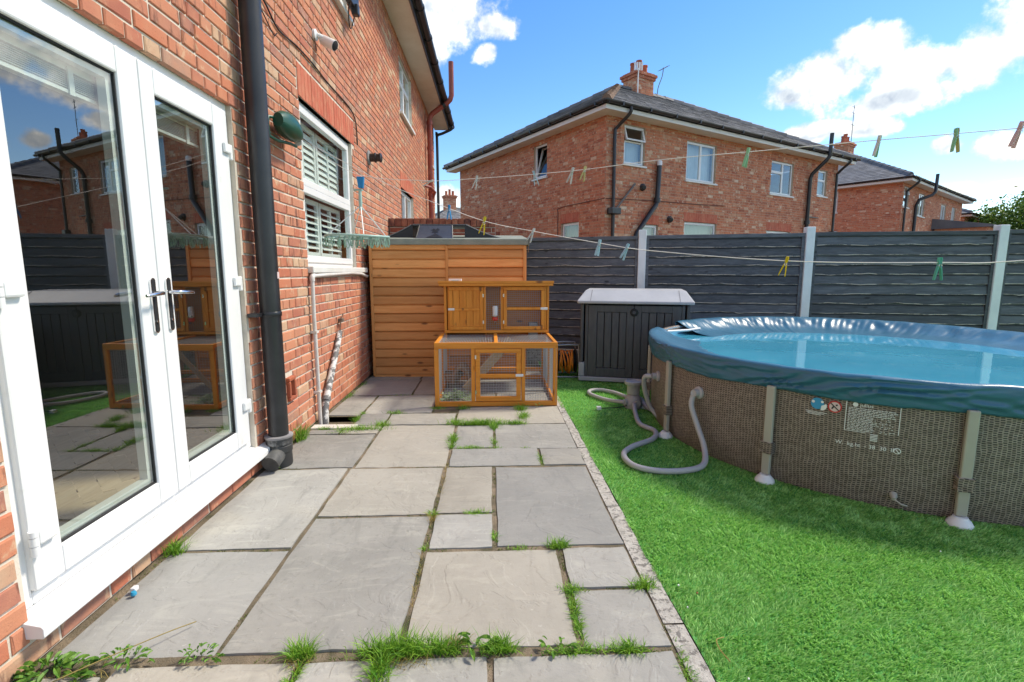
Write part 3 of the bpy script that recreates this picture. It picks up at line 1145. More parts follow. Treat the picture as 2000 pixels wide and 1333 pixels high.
# windows
window(NF, *UPW1, house, [(0, .5, 0, 1), (.5, 1, 0, 1)])
window(NF, *UPW2, house, [(0, .5, 0, .62), (.5, 1, 0, .62), (0, .5, .62, 1), (.5, 1, .62, 1)], curtain=(UPVC_DIRTY, (0, .25, 0, 1)))
window(NF, *UPW3, house, [(0, 1, 0, .6), (0, 1, .6, 1)])
window(NF, *LOW2, house, [(0, .5, 0, 1), (.5, 1, 0, 1)], curtain=(UPVC_DIRTY, (.55, 1, 0, 1)))
lintel(NF, *LINT, house)
lintel(NF, *LINT2, house, single=False)
win = window(NF, *WIN, house, [(0, 1, 0, .50), (0, 1, .50, 1)], w0=-.045, fr=.055, bar=.075, glass_m=GLASS_W, sill=False, label='tall white window with white louvred shutters behind the glass')
MB().fbox(NF, WIN[0] - .02, WIN[1] + .28, 1.235, 1.288, -.08, .045).build('sill', UPVC_DIRTY, win, bevel=.008)

# shutters inside the window: two hinged panels per tier with tilted slats
SHUT = plain('white_shutter_paint', (.78, .79, .77), .5)
for tier, (z0, z1, tilt) in enumerate(((1.38, 1.88, 30), (1.98, 2.50, 66))):
    for q in range(2):
        a = WIN[0] + .06 + q * .67
        b = a + .655
        st = thing('window_shutter', '%s white louvred shutter behind the ground floor window, %s half' % (('lower open', 'upper closed')[tier], ('nearer', 'farther')[q]), 'shutter', NF.p(a, z0, -.2), 'louvred shutters behind the window')
        fm = MB()
        for u_ in (a, b - .045, (a + b) / 2 - .02):
            fm.fbox(NF, u_, u_ + .042, z0, z1, -.165, -.137)
        fm.fbox(NF, a + .042, b - .045, z0, z0 + .04, -.165, -.138)
        fm.fbox(NF, a + .042, b - .045, z1 - .04, z1, -.165, -.138)
        fm.build('frame', SHUT, st)
        n = 7
        for k in range(n):
            zc = z0 + .06 + (z1 - z0 - .12) * (k + .5) / n
            c_, s_ = math.cos(R_(tilt)) * .032, math.sin(R_(tilt)) * .032
            sm = MB()
            u0_, u1_ = a + .044, b - .047
            P = NF.p
            t_ = .004
            sm.add([P(u0_, zc - s_ - t_, -.150 + c_), P(u1_, zc - s_ - t_, -.150 + c_), P(u1_, zc + s_ - t_, -.150 - c_), P(u0_, zc + s_ - t_, -.150 - c_),
                    P(u0_, zc - s_ + t_, -.150 + c_), P(u1_, zc - s_ + t_, -.150 + c_), P(u1_, zc + s_ + t_, -.150 - c_), P(u0_, zc + s_ + t_, -.150 - c_)], MB.BOXF)
            sm.build('slat', SHUT, st)

# french doors
fd = MB()
d0, d1, dz0, dz1 = nu(1.50), nu(3.045), .165, 2.185
fw_ = .055
wf = -.035
fd.fbox(NF, d0, d1, dz1 - fw_, dz1, wf - .07, wf)
fd.fbox(NF, d0, d0 + fw_, dz0, dz1 - fw_, wf - .07, wf)
fd.fbox(NF, d1 - fw_, d1, dz0, dz1 - fw_, wf - .07, wf)
fd.fbox(NF, d0 + fw_, d1 - fw_, dz0, dz0 + .045, wf - .07, wf)
fdo = fd.build('french_door', UPVC, house, bevel=.006, label='white framed pair of glazed french doors')
# projecting sill: chamfered nose
sl = MB()
prof = [(-.10, .10), (.052, .10), (.056, .106), (.056, .134), (.050, .142), (-.035, .163), (-.10, .163)]
sl.prism([NF.p(d0 - .022, z_, w_) for w_, z_ in reversed(prof)], NF.d * (d1 - d0 + .20))
sl.build('door_sill', UPVC, fdo, bevel=.002)
MB().fbox(NF, d0 + .01, d1 + .16, -.02, .10, -.09, -.030).build('plinth', MORTAR, house)
bricks_joined(NF, [(d0 + .02 + k * .225, d0 + .235 + k * .225, .022, .086) for k in range(7)], house, BRICK_NEAR, name='plinth_bricks', far=False, w0=-.024)
MID = nu(2.292)
for q, (a, b) in enumerate(((d0 + .048, MID - .002), (MID + .002, d1 - .048))):
    lm = MB()
    z0, z1 = dz0 + .052, dz1 - .048
    s_ = .098
    wl = -.012
    ga, gb, gz0, gz1 = (nu(1.66), nu(2.165), .318, 2.030) if q == 0 else (nu(2.388), nu(2.855), .318, 2.022)
    def stile(u0_, u1_, za, zb, m_):
        m_.fbox(NF, u0_, u1_, za, zb, wl - .065, wl)
    stile(a, ga, z0, z1, lm)
    stile(gb, b, z0, z1, lm)
    stile(ga, gb, z0, gz0, lm)
    stile(ga, gb, gz1, z1, lm)
    lm.build('door_leaf', UPVC, fdo, bevel=.008)
    # glazing bead with dark gasket
    gm_ = MB()
    for (u0_, u1_, za, zb) in ((ga, gb, gz0, gz0 + .006), (ga, gb, gz1 - .006, gz1), (ga, ga + .006, gz0 + .006, gz1 - .006), (gb - .006, gb, gz0 + .006, gz1 - .006)):
        gm_.fbox(NF, u0_, u1_, za, zb, wl - .024, wl - .012)
    gm_.build('gasket', GASKET, fdo)
    bd = MB()
    for (u0_, u1_, za, zb) in ((ga + .006, gb - .006, gz0 + .006, gz0 + .028), (ga + .006, gb - .006, gz1 - .028, gz1 - .006), (ga + .006, ga + .028, gz0 + .028, gz1 - .028), (gb - .028, gb - .006, gz0 + .028, gz1 - .028)):
        bd.fbox(NF, u0_, u1_, za, zb, wl - .064, wl - .03)
    bd.build('glazing_spacer', UPVC_DIRTY, fdo)
    pa, pb = (wl - .0265, wl - .0175) if q == 0 else (wl - .021, wl - .023)          # panes never sit quite true in their beads
    MB().add([NF.p(ga + .006, gz0 + .006, pa), NF.p(gb - .006, gz0 + .006, pb), NF.p(gb - .006, gz1 - .006, pb), NF.p(ga + .006, gz1 - .006, pa)], [(0, 1, 2, 3)]).build('pane', GLASS, fdo)
    # handle: back plate, lever, keyhole
    hu = (MID - .052) if q == 0 else (MID + .052)
    pl = MB()
    ring = [(hu + .016 * math.cos(t_), (1.205 if math.sin(t_) > 0 else .995) + .016 * math.sin(t_)) for t_ in np.linspace(0, 2 * math.pi, 20, endpoint=False)]
    pl.prism([NF.p(u_, z_, wl + .009) for u_, z_ in ring], -NF.n * .009)
    pl.build('handle_plate', CHROME, fdo, smooth=40)
    pl = MB()
    ring = [(hu + .011 * math.cos(t_), (1.205 if math.sin(t_) > 0 else .995) + .011 * math.sin(t_)) for t_ in np.linspace(0, 2 * math.pi, 20, endpoint=False)]
    pl.prism([NF.p(u_, z_, wl + .0105) for u_, z_ in ring], -NF.n * .003)
    pl.build('handle_inlay', GASKET, fdo)
    sg = 1 if q == 0 else 1
    hl = .085 if q == 0 else .10
    dirn = -1 if q == 0 else 1
    MB().tube([NF.p(hu, 1.155, wl), NF.p(hu, 1.155, wl + .045), NF.p(hu + dirn * .012, 1.155, wl + .055), NF.p(hu + dirn * hl, 1.150, wl + .052), NF.p(hu + dirn * (hl + .02), 1.147, wl + .046)], [.009, .009, .009, .008, .006], 10).build('lever', CHROME, fdo, smooth=50)
    MB().lathe([(.007, 0), (.007, .006)], NF.p(hu, 1.03, wl + .009), NF.n, 12).build('keyhole', CHROME, fdo)
for (y_, z_) in ((3.0, 1.93), (3.0, 1.19), (3.0, .45)):
    hm = MB()
    hm.fbox(NF, nu(y_ - .072), nu(y_ - .008), z_ - .026, z_ + .026, wl, wl + .018)
    hm.fbox(NF, nu(y_ - .004), nu(y_ + .022), z_ - .055, z_ + .03, wf, wf + .034)
    hm.build('hinge', UPVC, fdo, bevel=.006)
for z_ in (.39, 1.19, 1.95):
    hm = MB()
    hm.fbox(NF, nu(1.562), nu(1.63), z_ - .02, z_ + .032, wl, wl + .02)
    hm.build('hinge', UPVC, fdo, bevel=.008)
    hk = MB()
    for k, (za, zb) in enumerate(((-.05, -.018), (-.016, .012), (.014, .034))):
        hk.lathe([(.013, za), (.013, zb)], NF.p(nu(1.552), z_, wl + .008), n=14)
    hk.build('hinge_barrel', UPVC, fdo, smooth=40)

# venetian blinds drawn up behind each door pane
for q, (a, b) in enumerate(((nu(1.60), nu(2.155)), (nu(2.395), nu(2.85)))):
    bl = thing('venetian_blind', 'pale venetian blind drawn up at the top of the %s door pane' % ('wider left' if q == 0 else 'narrower right'), 'blind', NF.p(a, 1.9, -.1))
    hd = MB().fbox(NF, a, b, 1.985, 2.02, -.125, -.095)
    hd.build('head_rail', UPVC_DIRTY, bl)
    for k in range(8):
        zz = 1.925 + k * .0072
        MB().fbox(NF, a + .004, b - .004, zz, zz + .0022, -.126, -.098).build('slat', UPVC_DIRTY, bl)
    MB().fbox(NF, a + .002, b - .002, 1.905, 1.918, -.128, -.096).build('bottom_rail', UPVC_DIRTY, bl)
    for t_ in (.22, .78):
        u_ = a + (b - a) * t_
        MB().fbox(NF, u_ - .012, u_ + .012, 1.90, 2.00, -.0955, -.090).build('clip', UPVC_DIRTY, bl)

# room behind the doors
rm = MB()
X0, X1, Y0, Y1, Z0, Z1 = WX - 4.0, WX - .112, -.8, 3.6, .14, 2.45
rm.face([(X0, Y0, Z0), (X0, Y1, Z0), (X0, Y1, Z1), (X0, Y0, Z1)])
rm.face([(X0, Y1, Z0), (X1, Y1, Z0), (X1, Y1, Z1), (X0, Y1, Z1)])
rm.face([(X0, Y0, Z0), (X0, Y0, Z1), (X1, Y0, Z1), (X1, Y0, Z0)])
rm.face([(X0, Y0, Z1), (X0, Y1, Z1), (X1, Y1, Z1), (X1, Y0, Z1)])
rm.build('room_wall', plain('room_grey_paint', (.20, .195, .185), .8), house)
fl = MB().box(X0, Y0, Z0 - .03, X1, Y1, Z0).build('room_floor', plain('floor_underlay', (.12, .08, .05), .8), house)
pk = MB().box(-.042, -.223, 0, .042, .223, .008).mesh('plank', FLOOR_WOOD)
for i in range(11):
    for j in range(22):
        bx, by = X1 - .2 - i * .1414 * 2.25, .75 + j * .1273
        for s_ in (1, -1):
            o = bpy.data.objects.new('plank', pk)
            x_, y_ = bx + (0 if s_ > 0 else -.318 * .5), by + (0 if s_ > 0 else .0)
            if not (X0 + .2 < x_ < X1 - .17 and y_ < Y1 - .25) or i > 5:
                continue
            COL.objects.link(o)
            o.parent = fl
            o.matrix_basis = Matrix.Translation((x_, y_, Z0 + .001 + (.0004 if s_ > 0 else 0))) @ Matrix.Rotation(R_(45 * s_), 4, 'Z')

# ------------------------------------------------------------------ pipes and fittings on the near wall
px, py = -1.385, 3.165
dp = thing('drain_pipe', 'thick black drain pipe between the french doors and the window', 'pipe', (px, py, 0))
MB().tube([(px, py, .20), (px, py, 5.0)], .061, 24).build('pipe', BLACK_PLASTIC, dp, smooth=50)
MB().lathe([(.070, .0), (.076, .02), (.074, .10), (.079, .105), (.079, .145), (.074, .15), (.080, .155), (.082, .195), (.074, .205)], (px, py, -.01), n=26).build('socket', plain('scuffed_black_plastic', (.03, .03, .03), .6, (.05, .05, .05), 9, dirt=(.30, .29, .28), dscale=9, dth=(.55, .68)), dp, smooth=35)
MB().lathe([(.083, 0), (.086, .004), (.086, .014), (.078, .018)], (px, py, .185), n=26).build('seal_ring', plain('dusty_grey_seal', (.33, .31, .32), .8, (.2, .19, .19), 8), dp, smooth=35)
MB().tube(catmull([(px, py, .09), (px + .005, py - .09, .075), (px + .0, py - .15, .055)], 5), [.052] * 10 + [.055], 16).build('side_inlet', plain('dusty_black_plastic', (.035, .035, .035), .6, (.12, .12, .115), 6), dp, smooth=45)
for z_ in (.97, 2.85):
    b_ = MB()
    b_.lathe([(.063, 0), (.066, .004), (.066, .026), (.063, .03)], (px, py, z_), n=24)
    b_.box(WX, py - .125, z_ + .004, px - .02, py - .06, z_ + .026)
    b_.build('bracket', BLACK_PLASTIC, dp, smooth=40)
st_ = MB()
st_.box(px + .0605, py - .012, 1.205, px + .063, py + .014, 1.245)
st_.build('sticker', INK_PINK, dp)

wp = thing('waste_pipe', 'thin white plastic waste pipe running under the window sill and down the wall', 'pipe', (WX, 4.08, 0))
MB().tube([(WX + .03, 5.86, 1.19), (WX + .03, 5.6, 1.222), (WX + .03, 5.2, 1.232), (WX + .03, 4.8, 1.225), (WX + .03, 4.4, 1.218), (WX + .03, 4.10, 1.212)], .0165, 10).build('pipe', WHITE_PIPE, wp, smooth=50)
MB().tube([(WX + .03, 4.085, 1.212), (WX + .03, 4.075, .9), (WX + .032, 4.08, .5), (WX + .03, 4.09, 0), (WX + .03, 4.09, -.11)], .0165, 10).build('pipe', WHITE_PIPE, wp, smooth=50)
MB().tube([(WX + .03, 4.13, 1.213), (WX + .03, 4.095, 1.212), (WX + .03, 4.083, 1.20), (WX + .03, 4.083, 1.17)], .021, 10).build('elbow', WHITE_PIPE, wp, smooth=50)
for z_ in (.25, .75):
    MB().box(WX, 4.055, z_, WX + .05, 4.115, z_ + .018).build('clip', WHITE_PIPE, wp)

op = thing('old_pipe', 'leaning old pipe with flaking white and black paint above the gully', 'pipe', (WX + .05, 4.16, 0))
MB().tube([(WX + .05, 4.13, -.11), (WX + .05, 4.16, .08), (WX + .045, 4.22, .16), (WX + .04, 4.42, .36), (WX + .035, 4.66, .60), (WX + .03, 4.74, .68)], [.031, .030, .030, .027, .025, .025], 12).build('pipe', OLD_PIPE, op, smooth=50)
MB().lathe([(.036, 0), (.036, .035)], (WX + .046, 4.21, .15), (0, .64, .77), 14).build('collar', OLD_PIPE, op, smooth=40)
MB().tube([(WX + .03, 4.74, .68), (WX + .03, 4.76, .74), (WX + .03, 4.80, .80), (WX + .03, 4.87, .84)], .006, 8).build('wire_hook', plain('rusty_iron', (.12, .075, .05), .9), op, smooth=50)
MB().box(WX, 4.79, .77, WX + .045, 4.85, .80).build('wall_bracket', plain('dirty_iron', (.16, .12, .09), .9), op, bevel=.004)

av = thing('air_brick', 'square terracotta air vent low in the wall right of the black pipe', 'vent', NF.p(AIRB[0], AIRB[2]))
a0, a1, b0, b1 = AIRB
m = MB()
m.fbox(NF, a0, a1, b0, b0 + .03, -.05, .022)
m.fbox(NF, a0, a1, b1 - .03, b1, -.05, .022)
m.fbox(NF, a0, a0 + .028, b0 + .03, b1 - .03, -.05, .022)
m.fbox(NF, a1 - .028, a1, b0 + .03, b1 - .03, -.05, .022)
m.build('surround', TERRACOTTA, av, bevel=.008)
MB().fbox(NF, a0 + .028, a1 - .028, b0 + .03, b1 - .03, -.05, -.03).build('back', TERRACOTTA, av)
MB().fbox(NF, (a0 + a1) / 2 - .012, (a0 + a1) / 2 + .012, b0 + .045, b1 - .045, -.029, .004).build('lip', TERRACOTTA, av, bevel=.006)

# cable pinned along the wall
MB().tube(catmull([NF.p(nu(y_), z_, .010) for y_, z_ in ((3.3, 3.02), (3.55, 2.98), (3.75, 2.90), (4.05, 2.93), (4.4, 2.94), (4.8, 2.925), (5.2, 2.93), (5.5, 2.925), (5.68, 2.88), (5.74, 2.78), (5.76, 2.62))], 5), .006, 6).build(
    'wall_cable', GASKET, smooth=60, label='thin black cable pinned along the brick wall above the window', cat='cable')
MB().tube(catmull([NF.p(nu(y_), z_, .012) for y_, z_ in ((3.28, 2.98), (3.5, 2.90), (3.66, 2.83), (3.72, 2.86))], 5), .004, 6).build(
    'wall_cable', GASKET, smooth=60, label='short loose black cable end beside the black drain pipe', cat='cable')

# security camera
sc_ = thing('security_camera', 'white bullet security camera on the brick wall above the window', 'camera', NF.p(nu(4.6), 3.17))
MB().lathe([(.045, 0), (.045, .02), (.03, .028)], NF.p(nu(4.52), 3.20, 0), NF.n, 18).build('base', WHITE_CAP, sc_, smooth=40)
MB().tube([NF.p(nu(4.52), 3.20, .02), NF.p(nu(4.53), 3.19, .06), NF.p(nu(4.57), 3.18, .09)], .02, 12).build('arm', WHITE_CAP, sc_, smooth=50)
ax = Vector((.80, -.18, -.42)).normalized()
cpos = NF.p(nu(4.56), 3.185, .05)
body = MB().lathe([(.030, 0), (.040, .012), (.042, .12), (.042, .135)], cpos, ax, 20).build('body', WHITE_CAP, sc_, smooth=40)
MB().lathe([(.040, .1355), (.034, .139)], cpos, ax, 20).build('lens_face', GASKET, body, smooth=40)
MB().tube(catmull([NF.p(nu(4.50), 3.18, .012), NF.p(nu(4.49), 3.12, .02), NF.p(nu(4.53), 3.08, .012)], 4), .004, 6).build('lead', GASKET, sc_)

# black vent cowl
cw = thing('vent_cowl', 'small black flue cowl on the brick wall right of the window', 'vent', NF.p(nu(6.3), 2.6))
MB().lathe([(.085, 0), (.085, .012), (.05, .02)], NF.p(nu(6.28), 2.60), NF.n, 20).build('plate', plain('grey_seal', (.25, .24, .23), .7), cw, smooth=40)
MB().lathe([(.048, .02), (.048, .07), (.058, .075), (.058, .09), (.045, .095), (.045, .13), (.055, .135), (.055, .15), (.04, .16)], NF.p(nu(6.28), 2.60), NF.n, 18).build('cowl', BLACK_PLASTIC, cw, smooth=35)

# small floodlight under the upper window
fl_ = thing('floodlight', 'black floodlight with looped cables hung below the upper window', 'lamp', NF.p(nu(5.5), 3.9))
MB().fbox(NF, nu(5.30), nu(5.62), 3.86, 4.02, .06, .12).build('housing', BLACK_PLASTIC, fl_, bevel=.01)
MB().fbox(NF, nu(5.44), nu(5.52), 3.80, 3.90, .08, .15).build('sensor', BLACK_PLASTIC, fl_, bevel=.012)
MB().tube(catmull([NF.p(nu(5.36), 3.87, .09), NF.p(nu(5.38), 3.74, .07), NF.p(nu(5.46), 3.68, .06), NF.p(nu(5.53), 3.72, .06), NF.p(nu(5.53), 3.82, .09)], 5), .006, 6).build('cable_loop', GASKET, fl_)

# green retractable line reel
rl = thing('line_reel', 'dark green clothes line reel fixed to the wall beside the black pipe', 'line reel', NF.p(nu(3.6), 2.2))
m = MB()
c0 = NF.p(nu(3.66), 2.205, .085)
sec = []
for k in range(9):
    t_ = k / 8
    ww = math.sin(math.pi * (.08 + .84 * t_)) ** .5
    sec.append((t_, ww))
rings = []
for t_, ww in sec:
    cy_ = nu(3.44) + .34 * t_
    ring = []
    for q in range(16):
        a = 2 * math.pi * q / 16
        hz = .10 * ww * math.sin(a) * (1 if math.sin(a) > 0 else .75)
        wz = .07 * ww * math.cos(a)
        ring.append(NF.p(cy_, 2.205 + hz + .012 * (1 - t_), .095 + wz))
    rings.append(ring)
for ring in rings:
    m.v += [tuple(p) for p in ring]
for i in range(8):
    for q in range(16):
        m.f.append((i * 16 + q, i * 16 + (q + 1) % 16, (i + 1) * 16 + (q + 1) % 16, (i + 1) * 16 + q))
m.f += [tuple(range(16)), tuple(reversed(range(128, 144)))]
m.r = [0] * len(m.f)
m.m = [0] * len(m.f)
m.build('casing', GREEN_PLASTIC, rl, smooth=50)
MB().tube([NF.p(nu(3.47), 2.24, .07), NF.p(nu(3.40), 2.23, .05), NF.p(nu(3.385), 2.18, .05), NF.p(nu(3.395), 2.11, .05), NF.p(nu(3.48), 2.10, .07), NF.p(nu(3.64), 2.120, .09), NF.p(nu(3.74), 2.125, .09)], .011, 10).build('carry_frame', GREEN_PLASTIC, rl, smooth=50)
MB().fbox(NF, nu(3.385), nu(3.43), 2.13, 2.25, -.001, .045).build('wall_bracket', GREEN_PLASTIC, rl, bevel=.006)
MB().lathe([(.028, 0), (.03, .01), (.022, .03)], NF.p(nu(3.765), 2.165, .095), (0, 1, 0), 14).build('line_outlet', WHITE_CAP, rl, smooth=40)

# ------------------------------------------------------------------ houses beyond the fence
NET_SKY = plain('net_and_sky_white', (.62, .66, .70), .9, (.55, .58, .62), 4)  # net curtains, and the painted sky reflection in one upper window
BLIND_G = plain('grey_green_blind', (.30, .36, .34), .9)
FASCIA_W = plain('white_fascia', (.72, .69, .64), .5)


def slates(E0, E1, R0, R1, parent, mat, ex=.19, wd=.26):
    E0, E1, R0, R1 = map(Vector, (E0, E1, R0, R1))
    n = (E1 - E0).cross(R0 - E0).normalized()
    if n.z < 0:
        n = -n
    S = ((R0 + R1) / 2 - (E0 + E1) / 2).length
    rows = int(S / ex)
    m = MB()
    d = (E1 - E0).normalized()
    for i in range(rows):
        t0, t1 = i / rows, min(1, (i + 1.15) / rows)
        l0, r0 = E0.lerp(R0, t0), E1.lerp(R1, t0)
        l1, r1 = E0.lerp(R0, t1), E1.lerp(R1, t1)
        a0, b0 = 0, (r0 - l0).length
        off = (l1 - l0).dot(d)
        a1, b1 = off, off + (r1 - l1).length
        up = (l1 - l0) - d * off
        u = -wd * (.5 if i % 2 else 0) - ((E0.lerp(R0, t0) - E0).dot(d) % wd)
        while u < b0:
            p, q = max(u + .003, a0), min(u + wd - .003, b0)
            p2, q2 = min(max(p, a1), b1), min(max(q, a1), b1)
            if q - p > .02:
                k = .010 + random.uniform(0, .006)
                A, B = l0 + d * p + n * k, l0 + d * q + n * (k + random.uniform(-.002, .002))
                C_, D_ = l0 + up + d * q2 + n * .002, l0 + up + d * p2 + n * .002
                r = random.random()
                m.face([A, B, C_, D_], r)
                m.face([A - n * k, B - n * k, B, A], r)
            u += wd
    return m.build('slates', mat, parent, kind='stuff')


def caps(P, Q, parent, mat, name, side, n=None, w_=.13, h_=.09, L=.40):
    P, Q = Vector(P), Vector(Q)
    n = n or max(2, int((Q - P).length / L))
    t = (Q - P).normalized()
    sd = Vector(side)
    sd = (sd - t * sd.dot(t)).normalized()
    up = t.cross(sd)
    if up.z < 0:
        up = -up
    L = (Q - P).length / n
    for k in range(n):
        a, b = P + t * (L * k), P + t * (L * (k + 1) + .03)
        m = MB()
        ring = lambda o, e: [o - sd * w_ - up * .05 + up * e, o - sd * w_ * .6 + up * (h_ * .55 + e), o + up * (h_ + e), o + sd * w_ * .6 + up * (h_ * .55 + e), o + sd * w_ - up * .05 + up * e]
        A, B = ring(a, .022), ring(b, 0)
        m.add(A + B, [(q, q + 1, 6 + q, 5 + q) for q in range(4)] + [(4, 3, 2, 1, 0), (5, 6, 7, 8, 9)], random.random())
        m.build(name, mat, parent)


def gutter(F, u0, u1, z, w_, parent):
    m = MB()
    pr = [(math.cos(a), math.sin(a)) for a in np.linspace(math.pi, 2 * math.pi, 8)]
    r = .06
    for (a, b), (c, d) in zip(pr[:-1], pr[1:]):
        m.face([F.p(u0, z + b * r, w_ - a * r), F.p(u0, z + d * r, w_ - c * r), F.p(u1, z + d * r, w_ - c * r), F.p(u1, z + b * r, w_ - a * r)])
    m.fbox(F, u0, u1, z - .075, z - .01, w_ - .082, w_ - .066)
    for u_ in np.arange(u0 + .5, u1, .9):
        m.fbox(F, u_, u_ + .04, z - .075, z + .004, w_ - .065, w_ + .068)
    m.build('gutter', BLACK_PLASTIC, parent, smooth=40)


def semi(name, label, corner, angR, LR, LL, winR, winL, lintR, lintL, slate, chim=None, rise=2.5, eave=4.95, brown_hip=True, bm=BRICK_FAR, rows_from=1.0):
    dR = Vector((math.sin(R_(angR)), math.cos(R_(angR)), 0))
    dL = Vector((-dR.y, dR.x, 0))
    c = Vector((corner[0], corner[1], 0))
    h = thing(name, label, 'house', c)
    FR = Face(c, dR)
    FL = Face(c + dL * LL, -dL)
    fl = lambda s: LL - s
    oR = [w_[:4] for w_ in winR]
    oL = [(fl(w_[1]), fl(w_[0]), w_[2], w_[3]) for w_ in winL]
    lL = [(fl(b), fl(a), z0, z1) for a, b, z0, z1 in lintL]
    for F, L, op, li in ((FR, LR, oR, lintR), (FL, LL, oL, lL)):
        wl = shell(F, L, eave, op, h, MORTAR_FAR)
        bricks_joined(F, lay(F, L, eave, op + list(li), header_every=6), wl, bm)
        for q in li:
            lintel(F, *q, h, single=False)
    bk = MB()
    A, B, C_, D_ = c + dR * LR, c + dR * LR + dL * LL, c + dL * LL, c
    for P, Q in ((A, B), (B, C_)):
        bk.face([P, Q, Q + Z * eave, P + Z * eave])
    bk.build('rear_wall', BRICK_RED, h)
    for F, lst, mir in ((FR, winR, False), (FL, winL, True)):
        for w_ in lst:
            a, b = (w_[0], w_[1]) if not mir else (fl(w_[1]), fl(w_[0]))
            kw = w_[4] if len(w_) > 4 else {}
            window(F, a, b, w_[2], w_[3], h, **kw)
    # eaves
    ov = .36
    MB().fbox(FR, -ov, LR + ov, eave - .03, eave, 0, ov).build('soffit', SOFFIT, h)
    MB().fbox(FL, -ov, LL, eave - .03, eave, 0, ov).build('soffit', SOFFIT, h)
    MB().fbox(FR, -ov - .016, LR + ov + .016, eave - .035, eave + .11, ov + .001, ov + .017).build('fascia', FASCIA_W, h)
    MB().fbox(FL, -ov - .016, LL + ov, eave - .035, eave + .11, ov + .001, ov + .017).build('fascia', FASCIA_W, h)
    gutter(FR, -ov - .12, LR + ov + .12, eave + .135, ov + .085, h)
    gutter(FL, -ov - .12, LL + ov + .12, eave + .135, ov + .085, h)
    # hipped roof
    ez = eave + .14
    o2 = ov + .06
    P0 = c - (dR + dL) * o2 + Z * ez
    P1 = P0 + dR * (LR + 2 * o2)
    P2 = P1 + dL * (LL + 2 * o2)
    P3 = P0 + dL * (LL + 2 * o2)
    hf = LL / 2 + o2
    A0 = P0 + (dR + dL) * hf + Z * rise
    A1 = P1 + (dL - dR) * hf + Z * rise
    rm_ = MB()
    for q in ([P0, P1, A1, A0], [P1, P2, A1], [P2, P3, A0, A1], [P3, P0, A0], [P0, P3, P2, P1]):
        rm_.face([p - Z * .01 for p in q])
    roof = rm_.build('roof', slate, h)
    slates(P0, P1, A0, A1, roof, slate)
    slates(P3, P0, A0, A0, roof, slate)
    slates(P1, P2, A1, A1, roof, slate)
    side = (dR - dL)
    caps(P0.lerp(A0, .03), A0, roof, HIP_BROWN if brown_hip else slate, 'hip_tile', side)
    caps(P3, A0, roof, slate, 'hip_tile', dR + dL)
    caps(P1, A1, roof, slate, 'hip_tile', dR + dL)
    caps(A0, A1, roof, slate, 'ridge_tile', dL)
    if chim:
        t_, dz = chim
        cc = A0 + dR * t_
        hw_, hd_, top = .42, .31, A0.z + dz
        cz = A0.z - 1.0
        ch = MB()
        base = [cc + dR * a + dL * b for a, b in ((-hw_, -hd_), (hw_, -hd_), (hw_, hd_), (-hw_, hd_))]
        base = [Vector((p.x, p.y, 0)) for p in base]
        for k in range(4):
            P, Q = base[k], base[(k + 1) % 4]
            ch.face([P + Z * cz, Q + Z * cz, Q + Z * top, P + Z * top])
        ch = ch.build('chimney', MORTAR_FAR, h)
        faces = [Face(base[0], dR), Face(base[3], -dL)]
        for F, L in zip(faces, (2 * hw_, 2 * hd_)):
            bricks_joined(F, lay(F, L, top - cz, [], z0=cz), ch, bm, w0=.006)
        cp = MB()
        for e, z0, z1 in ((.05, top - .02, top + .07), (.09, top + .075, top + .16), (.02, top + .165, top + .21)):
            q = [Vector((0, 0, z0)) + cc * 1 - Z * cc.z + dR * a * (hw_ + e) + dL * b * (hd_ + e) for a, b in ((-1, -1), (1, -1), (1, 1), (-1, 1))]
            cp.prism(list(reversed(q)), Z * (z1 - z0))
        cp.build('corbel', bm, ch)
        for a, hh in ((-.28, .32), (0, .47), (.28, .36)):
            MB().lathe([(.115, 0), (.10, .05), (.09, hh - .06), (.105, hh - .05), (.105, hh), (.08, hh)], Vector((cc.x, cc.y, top + .20)) + dR * a, n=14).build('chimney_pot', TERRACOTTA, ch, smooth=35)
    return h, FR, FL, A0, A1, dR, dL


half = [(0, .5, 0, 1), (.5, 1, 0, 1)]
three = [(0, .55, 0, .68), (0, .55, .68, 1), (.55, 1, 0, 1)]
two_v = [(0, 1, 0, .62), (0, 1, .62, 1)]
hA, FRA, FLA, A0, A1, dRA, dLA = semi(
    'brick_house', 'large brick semi-detached house with three chimney pots beyond the dark fence', (2.76, 12.3), 60.7, 10.75, 8.0,
    [(.58, 1.29, 3.87, 4.80, dict(lights=two_v, sash={1: ('top', .10)}, curtain=(NET_SKY, (0, 1, 0, .62)))),
     (2.87, 4.11, 3.69, 4.72, dict(lights=half, curtain=(NET_SKY, (0, 1, 0, 1)))),  # white sheet added here stands in for the sky reflected in the panes
     (6.79, 8.02, 3.64, 4.66, dict(lights=three, curtain=(BLIND_G, (.0, .12, 0, 1)))),
     (9.5, 10.08, 3.79, 4.64, dict(lights=two_v, curtain=(BLIND_G, (0, 1, 0, 1)))),
     (1.27, 1.87, .6, 2.45, dict(lights=[(0, 1, 0, 1)], curtain=(NET_SKY, (0, 1, 0, 1)), sill=False)),
     (2.9, 4.28, 1.5, 2.60, dict(lights=[(0, 1, 0, 1)], curtain=(BLIND_G, (0, 1, 0, .95)))),
     (6.75, 8.08, 1.5, 2.52, dict(lights=half))],
    [(2.44, 3.09, 3.89, 4.81, dict(lights=[(0, 1, 0, 1)], sash={0: ('bottom', .22)})),
     (.99, 1.74, 1.9, 2.53, dict(lights=[(0, 1, 0, 1)], curtain=(BLIND_G, (0, 1, 0, 1))))],
    [(1.25, 1.89, 2.45, 2.70), (2.86, 4.30, 2.60, 2.85), (6.71, 8.12, 2.52, 2.78)], [(.97, 1.78, 2.53, 2.78)], SLATE, chim=(1.0, .36), rise=2.36)

